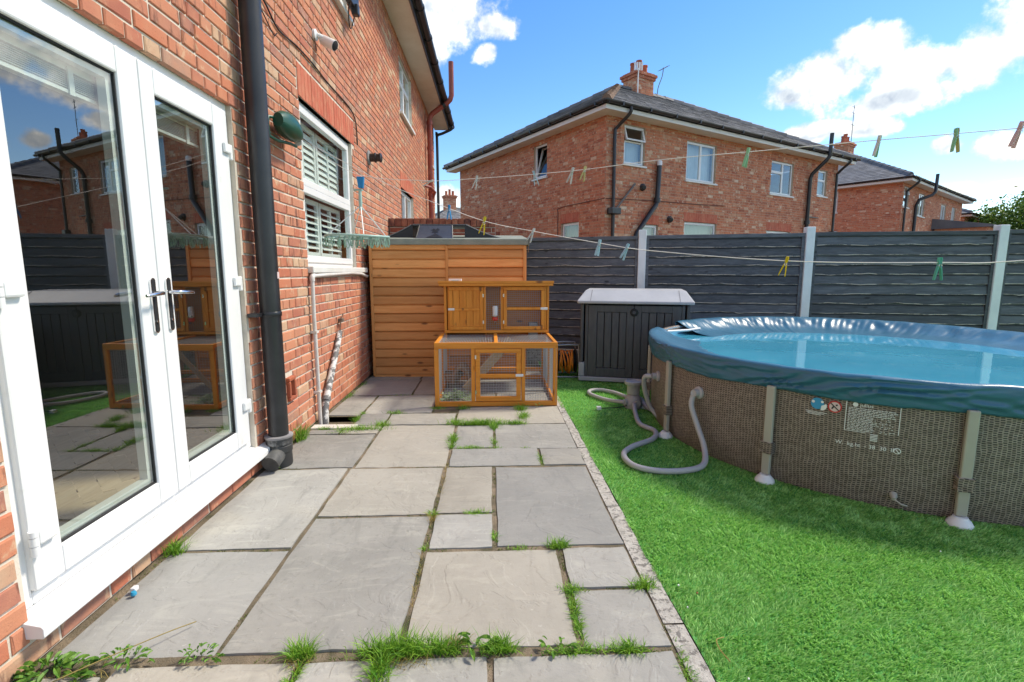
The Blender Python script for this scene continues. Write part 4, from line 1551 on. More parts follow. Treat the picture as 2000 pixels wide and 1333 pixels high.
# pipes and fittings of that house
def on(F, s, z_, w_):
    return F.p(s, z_, w_)
MB().tube(catmull([on(FRA, .33, 5.05, .44), on(FRA, .33, 4.90, .42), on(FRA, .24, 4.65, .10), on(FRA, .20, 4.5, .07), on(FRA, .20, 3.6, .07), on(FRA, .20, 2.72, .07)], 4), .042, 8).build('downpipe', BLACK_PLASTIC, hA, smooth=50)
hp = MB().fbox(FRA, .06, .36, 2.62, 2.78, .01, .20).build('hopper', BLACK_PLASTIC, hA, bevel=.02)
MB().tube([on(FRA, .20, 2.65, .08), on(FRA, .20, .1, .08)], .046, 8).build('downpipe', BLACK_PLASTIC, hA, smooth=50)
MB().tube([on(FRA, .32, 2.78, .07), on(FRA, .86, 3.34, .06), on(FRA, .98, 3.42, .0)], .028, 8).build('waste_pipe', plain('grey_brown_pipe', (.13, .11, .10), .6), hA, smooth=50)
MB().tube([on(FRA, 1.74, 3.97, .09), on(FRA, 1.70, 3.05, .09), on(FRA, 1.66, 2.95, .10), on(FRA, .98, 2.20, .12), on(FRA, .9, 2.0, .12), on(FRA, .88, .1, .10)], .062, 12).build('soil_pipe', BLACK_PLASTIC, hA, smooth=50)
MB().lathe([(.066, 0), (.066, .10), (.05, .12)], on(FRA, 1.74, 3.93, .09), n=12).build('pipe_cap', WHITE_CAP, hA, smooth=40)
MB().lathe([(.085, 0), (.085, .12)], on(FRA, 1.70, 3.0, .09), n=12).build('pipe_collar', BLACK_PLASTIC, hA, smooth=40)
for s_, z_ in ((1.24, 3.36), (2.28, 2.62)):
    MB().lathe([(.09, 0), (.09, .03), (.06, .05), (.06, .17), (.05, .18)], on(FRA, s_, z_, 0), FRA.n + Vector((-.5, 0, -.15)), 14).build('vent_cowl', BLACK_PLASTIC, hA, smooth=40)
MB().tube([on(FRA, 8.86, .1, .09), on(FRA, 8.86, 4.28, .09), on(FRA, 8.88, 4.42, .13), on(FRA, 9.0, 4.80, .48), on(FRA, 9.03, 4.93, .56), on(FRA, 9.03, 5.62, .57)], .06, 12).build('soil_pipe', BLACK_PLASTIC, hA, smooth=50)
MB().lathe([(.09, 0), (.09, .12)], on(FRA, 8.86, 2.8, .09), n=12).build('pipe_collar', BLACK_PLASTIC, hA, smooth=40)
MB().tube([on(FRA, 8.9, 3.05, .05), on(FRA, 9.6, 3.05, .05)], .022, 6).build('waste_pipe', BLACK_PLASTIC, hA)
MB().tube(catmull([on(FRA, 10.62, 5.03, .44), on(FRA, 10.62, 4.92, .42), on(FRA, 10.58, 4.62, .10), on(FRA, 10.58, 4.4, .07), on(FRA, 10.58, 2.6, .07), on(FRA, 10.58, .2, .07)], 4), .042, 8).build('downpipe', BLACK_PLASTIC, hA, smooth=50)
MB().fbox(FRA, 10.45, 10.72, 2.5, 2.64, .01, .18).build('hopper', BLACK_PLASTIC, hA, bevel=.02)
MB().tube(catmull([on(FRA, .02, 3.0, .012), on(FRA, 1.5, 3.05, .012), on(FRA, 3.2, 3.08, .012), on(FRA, 4.6, 3.12, .012)], 4), .010, 6).build('wall_cable', plain('brown_cable', (.16, .06, .04), .7), hA)
MB().tube(catmull([on(FLA, 8.0 - .02, 3.0, .012), on(FLA, 8.0 - 1.0, 2.98, .012), on(FLA, 8.0 - 1.82, 2.95, .012), on(FLA, 8.0 - 1.88, 2.8, .012), on(FLA, 8.0 - 1.88, 2.2, .012)], 4), .010, 6).build('wall_cable', plain('brown_cable2', (.16, .06, .04), .7), hA)
# aerials on the big house: thin curved mast and a white aerial at the stack's corner
ae = thing('tv_aerial', 'thin bent television aerial on the roof beside the chimney pots', 'aerial', A0 + dRA * 2.0)
b_ = A0 + dRA * 1.95
MB().tube(catmull([b_ + Z * -.15, b_ + Z * .3 + dRA * .03, b_ + Z * .75 + dRA * .22, b_ + Z * 1.05 + dRA * .27], 5), .016, 6).build('mast', LEAD, ae)
for k in range(5):
    q = b_ + Z * (.96 + .035 * k) + dRA * (.16 + .06 * k)
    MB().bar(q - dLA * .16, q + dLA * .16, .012, .012).build('element', LEAD, ae)
MB().bar(b_ + Z * .92 + dRA * .1, b_ + Z * 1.14 + dRA * .46, .016, .016).build('boom', LEAD, ae)
dsh = thing('white_aerial', 'white aerial bracketed to the corner of the chimney stack', 'aerial', A0 + dRA * .7)
b_ = A0 + dRA * (1.0 - .42) - dLA * .40
MB().tube([b_ - Z * .2, b_ + Z * .58], .022, 8).build('mast', WHITE_CAP, dsh)
for k in range(4):
    q = b_ + Z * (.60 + .02 * k) + (dRA * (k - 1.5)) * .11
    MB().bar(q - Z * .12, q + Z * .14, .05, .03).build('element', WHITE_CAP, dsh)

hB, FRB, FLB, B0, B1, dRB, dLB = semi(
    'brick_house', 'brick house with dark tiled hipped roof behind the right end of the large house', (17.2, 20.75), 54, 10.8, 8.0,
    [(.2, .95, 3.95, 4.82, dict(lights=two_v, sash={1: ('top', .08)}, curtain=(BLIND_G, (0, 1, 0, .6)))),
     (2.45, 3.45, 3.72, 4.72, dict(lights=half, curtain=(NET_SKY, (0, .4, 0, 1)))),
     (6.4, 7.4, 3.71, 4.55, dict(lights=half)), (8.6, 9.4, 3.71, 4.6, dict(lights=half))],
    [(2.4, 3.1, 3.9, 4.85, dict(lights=two_v))], [], [], SLATE_B, chim=(.9, .32), rise=2.36, brown_hip=False)
MB().tube(catmull([on(FRB, .36, 5.05, .44), on(FRB, .36, 4.90, .42), on(FRB, .3, 4.6, .10), on(FRB, .3, 4.4, .07), on(FRB, .3, 2.6, .07), on(FRB, .3, .2, .07)], 4), .045, 8).build('downpipe', BLACK_PLASTIC, hB, smooth=50)
MB().tube([on(FRB, 1.75, .1, .09), on(FRB, 1.75, 4.1, .09), on(FRB, 1.85, 4.35, .15), on(FRB, 2.25, 4.55, .5), on(FRB, 2.4, 4.7, .57), on(FRB, 2.4, 5.45, .58)], .065, 10).build('soil_pipe', BLACK_PLASTIC, hB, smooth=50)
ea = MB()
ea.prism([on(FRB, 5.0, 3.25, 0), on(FRB, 5.0, 3.25, 2.2), on(FRB, 5.0, 3.35, 2.2), on(FRB, 5.0, 3.75, 0)], dRB * 6.2)
ea.build('lean_to_roof', SLATE_B, hB)
MB().fbox(FRB, 5.15, 11.0, 0, 3.25, .1, 2.0).build('lean_to_wall', BRICK_FAR, hB)
ae2 = thing('tv_aerial', 'tall thin television aerial above the farther chimney', 'aerial', B0 + dRB * 1.6)
b_ = B0 + dRB * 1.75
MB().tube([b_, b_ + Z * 2.6], .018, 6).build('mast', LEAD, ae2)
for z_ in (1.6, 2.2, 2.5):
    MB().bar(b_ + Z * z_ - dRB * .25, b_ + Z * z_ + dRB * .25, .014, .014).build('element', LEAD, ae2)

cC = Vector((17.2, 20.75, 0)) + dRB * 14.0 + dLB * .4
semi('brick_house', 'far brick house next to the tree at the right of the skyline', (cC.x, cC.y), 54, 8.5, 8.0,
     [(.9, 1.7, 3.3, 4.2, dict(lights=half)), (3.6, 4.8, 3.3, 4.2, dict(lights=half))], [(1.5, 2.3, 3.7, 4.6, dict(lights=half))], [], [], SLATE_B, chim=None, rise=1.9, eave=4.5, brown_hip=False)
semi('brick_house', 'distant house whose roof and chimney peep out left of the large house', (-4.6, 35.5), 62, 9.5, 7.0, [(1, 2, 3.0, 4.0, dict(lights=half))], [(1, 2, 3.0, 4.0, dict(lights=half))], [], [], SLATE, chim=(-.1, .75), rise=1.9, eave=4.1, brown_hip=False)


# ------------------------------------------------------------------ trees beyond the houses
def tree(label, loc, crown_c, crown_r, n, seed):
    rr = np.random.default_rng(seed)
    t = thing('tree', label, 'tree', loc)
    L = Vector(loc)
    cc = Vector(crown_c)
    tm = MB().tube([L, L + Z * 1.5 + Vector((.1, 0, 0)), Vector((L.x, L.y, cc.z - .5))], [.28, .22, .12], 8)
    for k in range(7):
        a = k * 2.4
        q = cc + Vector((math.cos(a) * crown_r[0] * .6, math.sin(a) * crown_r[1] * .6, crown_r[2] * (.1 * k - .2)))
        tm.tube([Vector((L.x, L.y, cc.z - crown_r[2] * .7 + .2 * k)), (Vector((L.x, L.y, cc.z - .3)) + q) / 2, q], [.1, .06, .02], 6)
    tm.build('trunk', BARK, t, smooth=50)
    cl = rr.normal(0, 1, (60, 3))
    cl /= np.linalg.norm(cl, axis=1)[:, None]
    cl *= (rr.uniform(.35, 1, 60) ** .5)[:, None]
    cl = cl * np.array(crown_r) * .85 + np.array(crown_c)
    idx = rr.integers(0, 60, n)
    P = cl[idx] + rr.normal(0, 1, (n, 3)) * np.array(crown_r) * .15
    m = MB()
    nn = rr.normal(0, 1, (n, 3)) + np.array([0, 0, .7])
    nn /= np.linalg.norm(nn, axis=1)[:, None]
    tt = np.cross(nn, rr.normal(0, 1, (n, 3)))
    tt /= np.linalg.norm(tt, axis=1)[:, None]
    bb = np.cross(nn, tt)
    s = rr.uniform(.06, .12, n)
    tone = rr.uniform(0, 1, 60)
    for k in range(n):
        p, a, b = P[k], tt[k] * s[k], bb[k] * s[k] * .6
        m.face([p - a, p - b * .9, p + a, p + b * .9], float((tone[idx[k]] * .6 + rr.uniform(0, .4)) % 1))
    m.build('crown', LEAF, t)


tree('rounded green tree at the far right behind the fence', (30.4, 28.2, 0), (30.7, 28.2, 3.5), (2.7, 2.4, 2.2), 16000, 5)
tree('darker green tree at the extreme right edge behind the fence', (37, 33, 0), (36.5, 33, 3.2), (3.2, 2.8, 2.2), 4000, 9)

# ------------------------------------------------------------------ fence
POSTS = [(1.955, 6.475), (3.83, 5.955), (5.87, 5.605)]
ends = [(.05, 7.05)] + POSTS + [(7.83, 5.27)]
fence = thing('fence', 'dark charcoal lap panel fence with pale concrete posts behind the pool', 'fence', (2, 6.5, 0))
bvar = []
for v in range(15):
    m = MB()
    n = 22
    Lb = 1.0
    top = .128
    for k in range(n):
        a, b = k / n, (k + 1) / n
        def eb(t_):
            return .014 * mnoise.noise(Vector((t_ * 5 + v * 9, v, 0))) + .008 * mnoise.noise(Vector((t_ * 17 + v * 5, v, 3))) + (-.012 if v in (2, 5) and .62 < t_ < .68 else 0)
        za, zb = eb(a), eb(b)
        lip = .0075
        m.face([(a, -.026, za + lip), (b, -.026, zb + lip), (b, -.014, .096), (a, -.014, .096)], m=0)
        m.face([(a, -.014, .096), (b, -.014, .096), (b, .002, .103), (a, .002, .103)], m=0)
        m.face([(a, .002, .103), (b, .002, .103), (b, .002, top), (a, .002, top)], m=0)
        m.face([(a, -.027, za), (b, -.027, zb), (b, -.026, zb + lip), (a, -.026, za + lip)], m=1)
        m.face([(a, -.008, za + .001), (b, -.008, zb + .001), (b, -.027, zb), (a, -.027, za)], m=0)
    m.face([(0, -.019, eb(0)), (0, -.001, top), (0, .002, top), (0, -.004, eb(0))], m=1)
    m.face([(1, -.001, top), (1, -.019, eb(1)), (1, -.004, eb(1)), (1, .002, top)], m=1)
    bvar.append(m.mesh('board', [FENCE_WOOD, RAW_EDGE]))
for i in range(4):
    a, b = Vector(ends[i] + (0,)), Vector(ends[i + 1] + (0,))
    d = (b - a).normalized()
    L = (b - a).length
    F = Face(a, d)
    u0, u1 = .05, L - .05
    top = 1.70 + (.0, .005, .012, .02)[i]
    pm = MB()
    pm.fbox(F, u0, u1, top - .045, top, -.03, .032)
    pm.fbox(F, u0, u0 + .035, .18, top - .046, -.03, .034)
    pm.fbox(F, u1 - .035, u1, .18, top - .046, -.03, .034)
    pm.fbox(F, u0 + .035, u1 - .035, .18, top - .05, -.03, -.012)
    pan = pm.build('fence_panel', FENCE_WOOD, fence, bevel=.003)
    rot = Matrix((F.d, -F.n, Z)).transposed().to_4x4()
    k = 0
    z_ = top - .155
    while z_ > .15:
        o = bpy.data.objects.new('board', bvar[(k * 4 + i * 7) % 15])
        COL.objects.link(o)
        o.parent = pan
        sc = u1 - u0 - .072
        o.matrix_basis = Matrix.Translation(F.p(u0 + .036, z_ + random.uniform(-.004, .004), .001)) @ rot @ Matrix.Rotation(random.uniform(-.003, .003), 4, 'Y') @ Matrix.Diagonal((sc, 1, 1, 1))
        z_ -= .1165
        k += 1
    gb = MB().fbox(F, u0, u1, 0, .175, -.03, .02)
    gb.build('gravel_board', CONCRETE, fence)
for (x, y) in POSTS:
    d = Vector((.965, -.262, 0)) if x < 3 else Vector((.98, -.2, 0))
    F = Face((x, y, 0), d)
    m = MB()
    m.fbox(F, -.049, .049, -.1, 1.775, -.06, .055)
    m.build('post', POST, fence, bevel=.008)

# ------------------------------------------------------------------ brick garden wall behind the shed
gw = thing('garden_wall', 'short brick wall with dark coping bricks showing above the shed', 'wall', (-.7, 7.4, 0))
GF = Face((-1.46, 7.35, 0), (1, 0, 0))
gwl = shell(GF, 1.52, 1.88, [], gw, MORTAR, name='wall')
bricks_joined(GF, lay(GF, 1.52, 1.88, []), gwl, BRICK_DARK)
MB().box(-1.46, 7.36, 0, .06, 7.55, 1.88).build('core', MORTAR, gw)
for k in range(17):
    x = -1.47 + k * .09
    o = MB().box(x + .003, 7.33, 1.884, x + .087, 7.55, 1.998, r=random.random()).build('coping_brick', BRICK_DARK, gw, bevel=.004)
for k in range(3):
    o = MB().box(.065 + .0 * k, 7.345, 1.60 + k * .075, .13, 7.54, 1.668 + k * .075, r=random.random()).build('end_brick', BRICK_DARK, gw, bevel=.004)

# ------------------------------------------------------------------ shed
sh = thing('shed', 'low orange brown timber shed with green felt roof against the brick wall', 'shed', (-.5, 6.5, 0))
SY = 5.86
MB().box(-1.40, SY + .03, .02, .39, 7.05, 1.60).build('shell', SHED_WOOD, sh)
bm_ = {}
for bay, (x0, x1, ph) in enumerate(((-1.372, -.533, 0), (-.503, .368, .012))):
    m = MB()
    L = x1 - x0
    # lap board: flat face, rounded lip below, deep hollow under the board above
    pr_ = [(.004, .004), (-.018, .002), (-.022, .006), (-.019, .060), (-.016, .089), (-.006, .094), (.001, .098), (.004, .112)]
    for (ya, za), (yb, zb) in zip(pr_[:-1], pr_[1:]):
        m.face([(0, ya, za), (L, ya, za), (L, yb, zb), (0, yb, zb)])
    for x_ in (0, L):
        m.face([(x_, ya, za) for ya, za in (pr_ if x_ else reversed(pr_))])
    me = m.mesh('board', SHED_WOOD)
    for k in range(15):
        z_ = .03 + k * .1045 + ph
        if z_ > 1.52:
            continue
        o = bpy.data.objects.new('board', me)
        COL.objects.link(o)
        o.parent = sh
        o.matrix_parent_inverse = Matrix.Translation(sh.location).inverted()
        o.location = (x0, SY + .012 + random.uniform(-.001, .001), z_)
        o.rotation_euler = (0, random.uniform(-.0015, .0015), 0)
for x0, x1 in ((-1.405, -1.372), (-.533, -.503), (.368, .400)):
    MB().box(x0, SY - .022, .02, x1, SY + .029, 1.545).build('batten', SHED_WOOD_V, sh, bevel=.003)
MB().box(.4005, SY - .01, .02, .408, SY + .05, 1.545).build('corner_strip', SHED_WOOD_V, sh)
MB().box(-1.40, SY + .006, .0, .39, SY + .029, .028).build('base_rail', SHED_WOOD, sh)
FELT = plain('green_mineral_felt', (.20, .235, .205), .95, (.27, .30, .26), 5, bmp=.6, bscale=300, bdist=.002)
rf = MB()
pr = [(SY - .045, 1.548), (SY - .045, 1.618), (7.1, 1.745), (7.1, 1.60), (SY, 1.565), (SY, 1.548)]
rf.prism([(-1.425, y_, z_) for y_, z_ in pr], (1.855, 0, 0))
rf.build('roof', FELT, sh, bevel=.01)
# folded felt corner at the right end
MB().prism([(.431, SY - .05, 1.54), (.431, SY - .052, 1.615), (.431, SY + .5, 1.665), (.431, SY + .5, 1.55)], (.006, 0, 0)).build('felt_fold', FELT, sh)
MB().box(.43, SY + .05, 1.47, .438, SY + .085, 1.56).build('felt_tail', plain('torn_felt', (.26, .19, .14), .95), sh)

# ------------------------------------------------------------------ plastic skate ramps on the shed roof
RAMP = plain('black_moulded_plastic', (.016, .018, .024), .45)
RAMP_F = plain('blue_black_moulded_plastic', (.045, .055, .08), .4, (.06, .07, .095), 6)
RAMP_E = plain('worn_plastic_edge', (.16, .165, .175), .5)
ry, rz = 6.12, 1.635
rp = thing('toy_ramp', 'black plastic toy ramp set lying on the shed roof', 'toy ramp', (-.6, ry + .3, rz))


def curve_ramp(x_hi, x_lo, ya, yb, z0, z1, name):
    """quarter-pipe wedge sloping from x_hi down to x_lo"""
    n = 10
    pts = []
    for k in range(n + 1):
        t_ = k / n
        pts.append((x_hi + (x_lo - x_hi) * t_, z0 + (z1 - z0) * (1 - t_) ** 1.45))
    m = MB()
    th = .012
    for (xa, za), (xb, zb) in zip(pts[:-1], pts[1:]):
        m.add([(xa, ya, za), (xb, ya, zb), (xb, yb, zb), (xa, yb, za), (xa, ya, za - th), (xb, ya, zb - th), (xb, yb, zb - th), (xa, yb, za - th)], MB.BOXF)
    for yy in (ya + .004, yb - .016):
        poly = [(xa, yy, za - .004) for xa, za in pts] + [(x_hi, yy, z0 - .01)]
        m.prism(poly if x_lo > x_hi else list(reversed(poly)), (0, .012, 0))
    o = m.build(name, RAMP, rp)
    e = MB()
    e.tube([(xa, ya, za) for xa, za in pts], .006, 6)
    e.build('worn_edge', RAMP_E, o)
    return o


curve_ramp(-.955, -1.36, ry, ry + .42, rz, 1.80, 'side_ramp')
curve_ramp(-.305, .19, ry, ry + .42, rz, 1.805, 'side_ramp')
m = MB()
m.box(-.955, ry, 1.785, -.305, ry + .42, 1.80)
for x in (-.955, -.32):
    m.box(x, ry, rz, x + .015, ry + .42, 1.784)
m.build('platform', RAMP, rp)
MB().box(-.94, ry - .004, 1.800, -.31, ry + .008, 1.808).build('worn_edge', RAMP_E, rp)
fr_ = MB()
n = 8
pts = [(ry - .03 - .235 * (k / n), 1.79 - (1.79 - 1.612) * (1 - (1 - k / n) ** 1.3)) for k in range(n + 1)]
for (ya, za), (yb, zb) in zip(pts[:-1], pts[1:]):
    wa, wb = .195 + .02 * (ry - .03 - ya) / .235, .195 + .02 * (ry - .03 - yb) / .235
    fr_.face([(-.66 - wb, yb, zb), (-.66 + wb, yb, zb), (-.66 + wa, ya, za), (-.66 - wa, ya, za)])
    fr_.face([(-.66 - wa, ya, za - .012), (-.66 + wa, ya, za - .012), (-.66 + wb, yb, zb - .012), (-.66 - wb, yb, zb - .012)])
front = fr_.build('front_ramp', RAMP_F, rp, smooth=50)
for sx in (-1, 1):
    s2 = MB()
    q = [(-.66 + sx * (.195 + .02 * (ry - .03 - y_) / .235), y_, z_) for y_, z_ in pts] + [(-.66 + sx * .195, ry - .03, 1.62)]
    s2.prism(q if sx > 0 else list(reversed(q)), (-.008 * sx, 0, 0))
    s2.tube([Vector(p) for p in q[:-1]], .005, 6)
    s2.build('ramp_side', RAMP_E if sx > 0 else RAMP, rp)
em = MB()                                                   # moulded peak emblem
for (cx_, t0, w_, hh) in ((0, .82, .10, .36), (0, .42, .045, .16), (-.02, .30, .03, .12), (.025, .28, .03, .12)):
    def rp_pt(dx, t_):
        k = min(max(t_, 0), .999) * n
        i = int(k)
        f = k - i
        y_ = pts[i][0] * (1 - f) + pts[i + 1][0] * f
        z_ = pts[i][1] * (1 - f) + pts[i + 1][1] * f
        return (-.66 + dx, y_ - .003, z_ + .004)
    em.face([rp_pt(cx_ - w_, t0), rp_pt(cx_ + w_, t0), rp_pt(cx_ + w_ * .25, t0 - hh * .7), rp_pt(cx_, t0 - hh), rp_pt(cx_ - w_ * .2, t0 - hh * .62)])
em.build('emblem', RAMP, rp)

# ------------------------------------------------------------------ hutch
HY = 4.51
ht = thing('rabbit_hutch', 'orange two storey wooden rabbit hutch with wire mesh run in front of the shed', 'hutch', (.04, 4.9, 0))
hx0, hx1, hyb = -.53, .607, 5.70
HF = Face((0, HY, 0), (1, 0, 0))
def hb(name, x0, x1, y0, y1, z0, z1, mat=HUTCH_X, parent=ht):
    return MB().box(x0, y0, z0, x1, y1, z1, r=random.random()).build(name, mat, parent, bevel=.003)
rt_ = .60
# run frame
hb('front_rail', hx0, hx1, HY, HY + .03, rt_ - .055, rt_)
hb('front_rail', hx0 + .04, hx1 - .04, HY, HY + .03, 0.0, .045)
for x0, x1 in ((hx0, hx0 + .04), (hx1 - .04, hx1)):
    hb('post', x0, x1, HY + .0005, HY + .0295, 0, rt_ - .056, HUTCH_Z)
for x0, x1 in ((-.192, -.158), (.272, .306)):
    hb('post', x0, x1, HY, HY + .03, .046, rt_ - .056, HUTCH_Z)
for x0 in (hx0, hx1 - .03):
    hb('top_side_rail', x0, x0 + .03, HY + .031, 5.232, rt_ - .03, rt_ - .001, HUTCH_X)
    hb('base_side_rail', x0, x0 + .03, HY + .031, hyb - .03, 0, .045)
    for y_ in (HY + .52, hyb - .03):
        hb('side_post', x0, x0 + .03, y_, y_ + .03, .046, rt_ - .032, HUTCH_Z)
hb('rear_rail', hx0 + .03, hx1 - .03, hyb - .03, hyb, 0, .045)
hb('rear_rail', hx0 + .03, hx1 - .03, hyb - .03, hyb, .10, .14)
hb('top_bar', .02, .055, HY + .031, 5.232, rt_ - .03, rt_ - .001)
# wire mesh panels
def wires(F, u0, u1, z0, z1, w_, name='wire_mesh', pitch=.0245, t=.0021):
    m = MB()
    k = u0
    while k < u1:
        m.fbox(F, k, k + t, z0, z1, w_ - t, w_)
        k += pitch
    k = z0
    while k < z1:
        m.fbox(F, u0, u1, k, k + t, w_ - 2 * t, w_ - t * .9)
        k += pitch
    return m.build(name, GALV, ht)
wires(HF, hx0 + .04, -.192, .046, rt_ - .056, -.02)
wires(HF, .306, hx1 - .04, .046, rt_ - .056, -.02)
LFa = Face((hx0 + .012, hyb, 0), (0, -1, 0))
wires(LFa, 0, hyb - HY, .04, rt_ - .03, 0)
RFa = Face((hx1 - .012, HY, 0), (0, 1, 0))
wires(RFa, 0, hyb - HY, .04, rt_ - .03, 0)
tm_ = MB()
k = hx0 + .03
while k < hx1 - .03:
    tm_.box(k, HY + .03, rt_ - .018, k + .003, 5.232, rt_ - .0155)
    k += .0155
k = HY + .05
while k < 5.23:
    tm_.box(hx0 + .03, k, rt_ - .0195, hx1 - .03, k + .0014, rt_ - .0181)
    k += .05
tm_.build('top_mesh', GALV, ht)
# run door
dr = MB()
dx0, dx1, dzb, dzt = -.152, .267, .052, rt_ - .060
dr.box(dx0, HY - .006, dzt - .035, dx1, HY + .024, dzt)
dr.box(dx0, HY - .006, dzb, dx1, HY + .024, dzb + .04)
dr.box(dx0, HY - .006, dzb + .04, dx0 + .042, HY + .024, dzt - .035)
dr.box(dx1 - .042, HY - .006, dzb + .04, dx1, HY + .024, dzt - .035)
dr.box(dx0 + .042, HY - .004, .272, dx1 - .042, HY + .022, .305)
dr = dr.build('run_door', HUTCH_X, ht, bevel=.003)
wm = MB()
k = dx0 + .042
while k < dx1 - .042:
    wm.box(k, HY + .012, dzb + .04, k + .0021, HY + .0141, dzt - .035)
    k += .0245
k = dzb + .05
while k < dzt - .035:
    wm.box(dx0 + .042, HY + .0142, k, dx1 - .042, HY + .0162, k + .0021)
    k += .0245
wm.build('wire_mesh', GALV, dr)
MB().box(dx1 - .05, HY - .016, .283, dx1 + .022, HY - .0065, .308).build('latch', WHITE_CAP, dr, bevel=.003)
for z_ in (.12, .45):
    MB().box(dx0 - .006, HY - .010, z_, dx0 + .008, HY - .0065, z_ + .035).build('hinge', CHROME, dr)
# upper house
uy = 5.233
hb('floor', hx0 + .03, hx1 - .03, uy + .02, hyb, .50, .515)
hb('back_panel', hx0 + .04, hx1 - .04, hyb - .045, hyb - .032, .515, 1.10)
for x0 in (-.492, .578):
    hb('side_panel', x0, x0 + .014, uy + .021, hyb - .03, .516, 1.10, HUTCH_Z)
hb('base_rail', -.50, .605, uy, uy + .02, .602, .632)
hb('top_rail', -.50, .605, uy, uy + .02, 1.090, 1.122)
for x0, x1 in ((-.50, -.472), (-.462, -.445), (-.086, -.060), (.095, .122), (.560, .577), (.583, .605)):
    hb('post', x0, x1, uy + .0006, uy + .0194, .633, 1.089, HUTCH_Z)
hb('partition', -.07, -.06, uy + .021, hyb - .05, .516, 1.09, HUTCH_Z)
rfm = MB()
rfm.prism([(-.553, uy - .07, 1.124), (-.553, uy - .07, 1.150), (-.553, hyb + .06, 1.085), (-.553, hyb + .06, 1.06)], (1.20, 0, 0))
rfm.build('roof', HUTCH_X, ht, bevel=.003)
hb('roof_fascia', -.545, .64, uy - .068, uy - .045, 1.098, 1.1235)
# solid door with vertical boards
d1_ = MB()
a0, a1 = -.445, -.088
d1_.box(a0, uy - .012, 1.052, a1, uy - .001, 1.088)
d1_.box(a0, uy - .012, .636, a1, uy - .001, .672)
d1_.box(a0, uy - .012, .673, a0 + .036, uy - .001, 1.051)
d1_.box(a1 - .036, uy - .012, .673, a1, uy - .001, 1.051)
d1_.box(a0 + .036, uy - .012, .838, a1 - .036, uy - .003, .864)
d1_ = d1_.build('solid_door', HUTCH_Z, ht, bevel=.003)
for k in range(4):
    w_ = (a1 - a0 - .072) / 4
    MB().box(a0 + .036 + k * w_ + .0012, uy + .0005, .660, a0 + .036 + (k + 1) * w_ - .0012, uy + .010, 1.06, r=random.random()).build('plank', HUTCH_Z, d1_, bevel=.0015)
MB().box(a0 - .012, uy - .021, .842, a0 + .055, uy - .0125, .866).build('latch', WHITE_CAP, d1_, bevel=.003)
for z_ in (.70, .98):
    MB().box(a1 - .008, uy - .016, z_, a1 + .006, uy - .0125, z_ + .034).build('hinge', CHROME, d1_)
# mesh door
b0_, b1_ = .124, .558
d2 = MB()
d2.box(b0_, uy - .012, 1.052, b1_, uy - .001, 1.088)
d2.box(b0_, uy - .012, .636, b1_, uy - .001, .672)
d2.box(b0_, uy - .012, .673, b0_ + .036, uy - .001, 1.051)
d2.box(b1_ - .036, uy - .012, .673, b1_, uy - .001, 1.051)
d2.box(b0_ + .036, uy - .012, .846, b1_ - .036, uy - .003, .872)
d2 = d2.build('mesh_door', HUTCH_Z, ht, bevel=.003)
def meshp(x0, x1, z0, z1, y_, parent):
    m = MB()
    k = x0
    while k < x1:
        m.box(k, y_, z0, k + .0021, y_ + .0014, z1)
        k += .0215
    k = z0
    while k < z1:
        m.box(x0, y_ + .0015, k, x1, y_ + .0029, k + .0021)
        k += .0215
    m.build('wire_mesh', GALV, parent)
meshp(b0_ + .036, b1_ - .036, .673, 1.051, uy + .001, d2)
meshp(-.06, .095, .633, 1.09, uy + .010, ht)
MB().box(b1_ - .045, uy - .021, .846, b1_ + .03, uy - .0125, .872).build('latch', WHITE_CAP, d2, bevel=.003)
for z_ in (.70, .98):
    MB().box(b0_ - .006, uy - .016, z_, b0_ + .008, uy - .0125, z_ + .034).build('hinge', CHROME, d2)
# ramp plank inside, with grip strips
r0, r1 = Vector((-.27, 4.98, .05)), Vector((.20, 5.04, .56))
rmp = MB().bar(r0, r1, .13, .014, side=(.52, .70, -.48)).build('ramp', OLD_WOOD, ht)
for k in range(7):
    q = r0.lerp(r1, (k + .6) / 7.5) + Vector((-.005, -.008, .005))
    MB().bar(q - Vector((.031, .042, -.029)), q + Vector((.031, .042, -.029)), .012, .010).build('grip_strip', OLD_WOOD, rmp)

wb = thing('water_bottle', 'clear water bottle with red cap hung on the hutch mesh', 'bottle', (.03, uy - .03, .75))
MB().lathe([(.014, 0), (.026, .012), (.027, .10), (.024, .115)], (.035, uy - .032, .775), n=16).build('bottle', plain('clear_plastic', (.60, .62, .63), .2), wb, smooth=40)
MB().lathe([(.020, 0), (.031, .012), (.031, .035), (.026, .038)], (.035, uy - .032, .735), n=16).build('cap', plain('red_plastic', (.55, .045, .03), .4), wb, smooth=40)
MB().tube([(.035, uy - .032, .735), (.035, uy - .02, .715), (.035, uy + .01, .70)], .005, 8).build('spout', CHROME, wb)
MB().box(.005, uy - .06, .79, .065, uy - .057, .795).build('wire_clip', CHROME, wb)
MB().box(.40, 5.33, .516, .50, 5.43, .70).build('feed_tub', plain('grey_plastic', (.30, .32, .33), .5), bevel=.012, label='small grey plastic tub inside the mesh door of the hutch', cat='tub')
cdm = MB()
cdm.box(-.47, 5.50, 1.106, -.33, 5.58, 1.165)
cd = cdm.build('card_box', plain('white_card', (.72, .75, .76), .7), label='small white and blue box lying on the hutch roof', cat='box', bevel=.003)
MB().box(-.44, 5.4985, 1.112, -.36, 5.4995, 1.150).build('printed_panel', plain('pale_blue_print', (.35, .55, .62), .6), cd)
wk = thing('wicker_tunnel', 'brown woven wicker hideaway inside the left of the hutch run', 'pet tunnel', (-.4, 5.3, 0))
WICK = plain('brown_wicker', (.42, .25, .13), .9, (.28, .16, .085), 30, bmp=1, bscale=60, bdist=.01)
arch = MB()
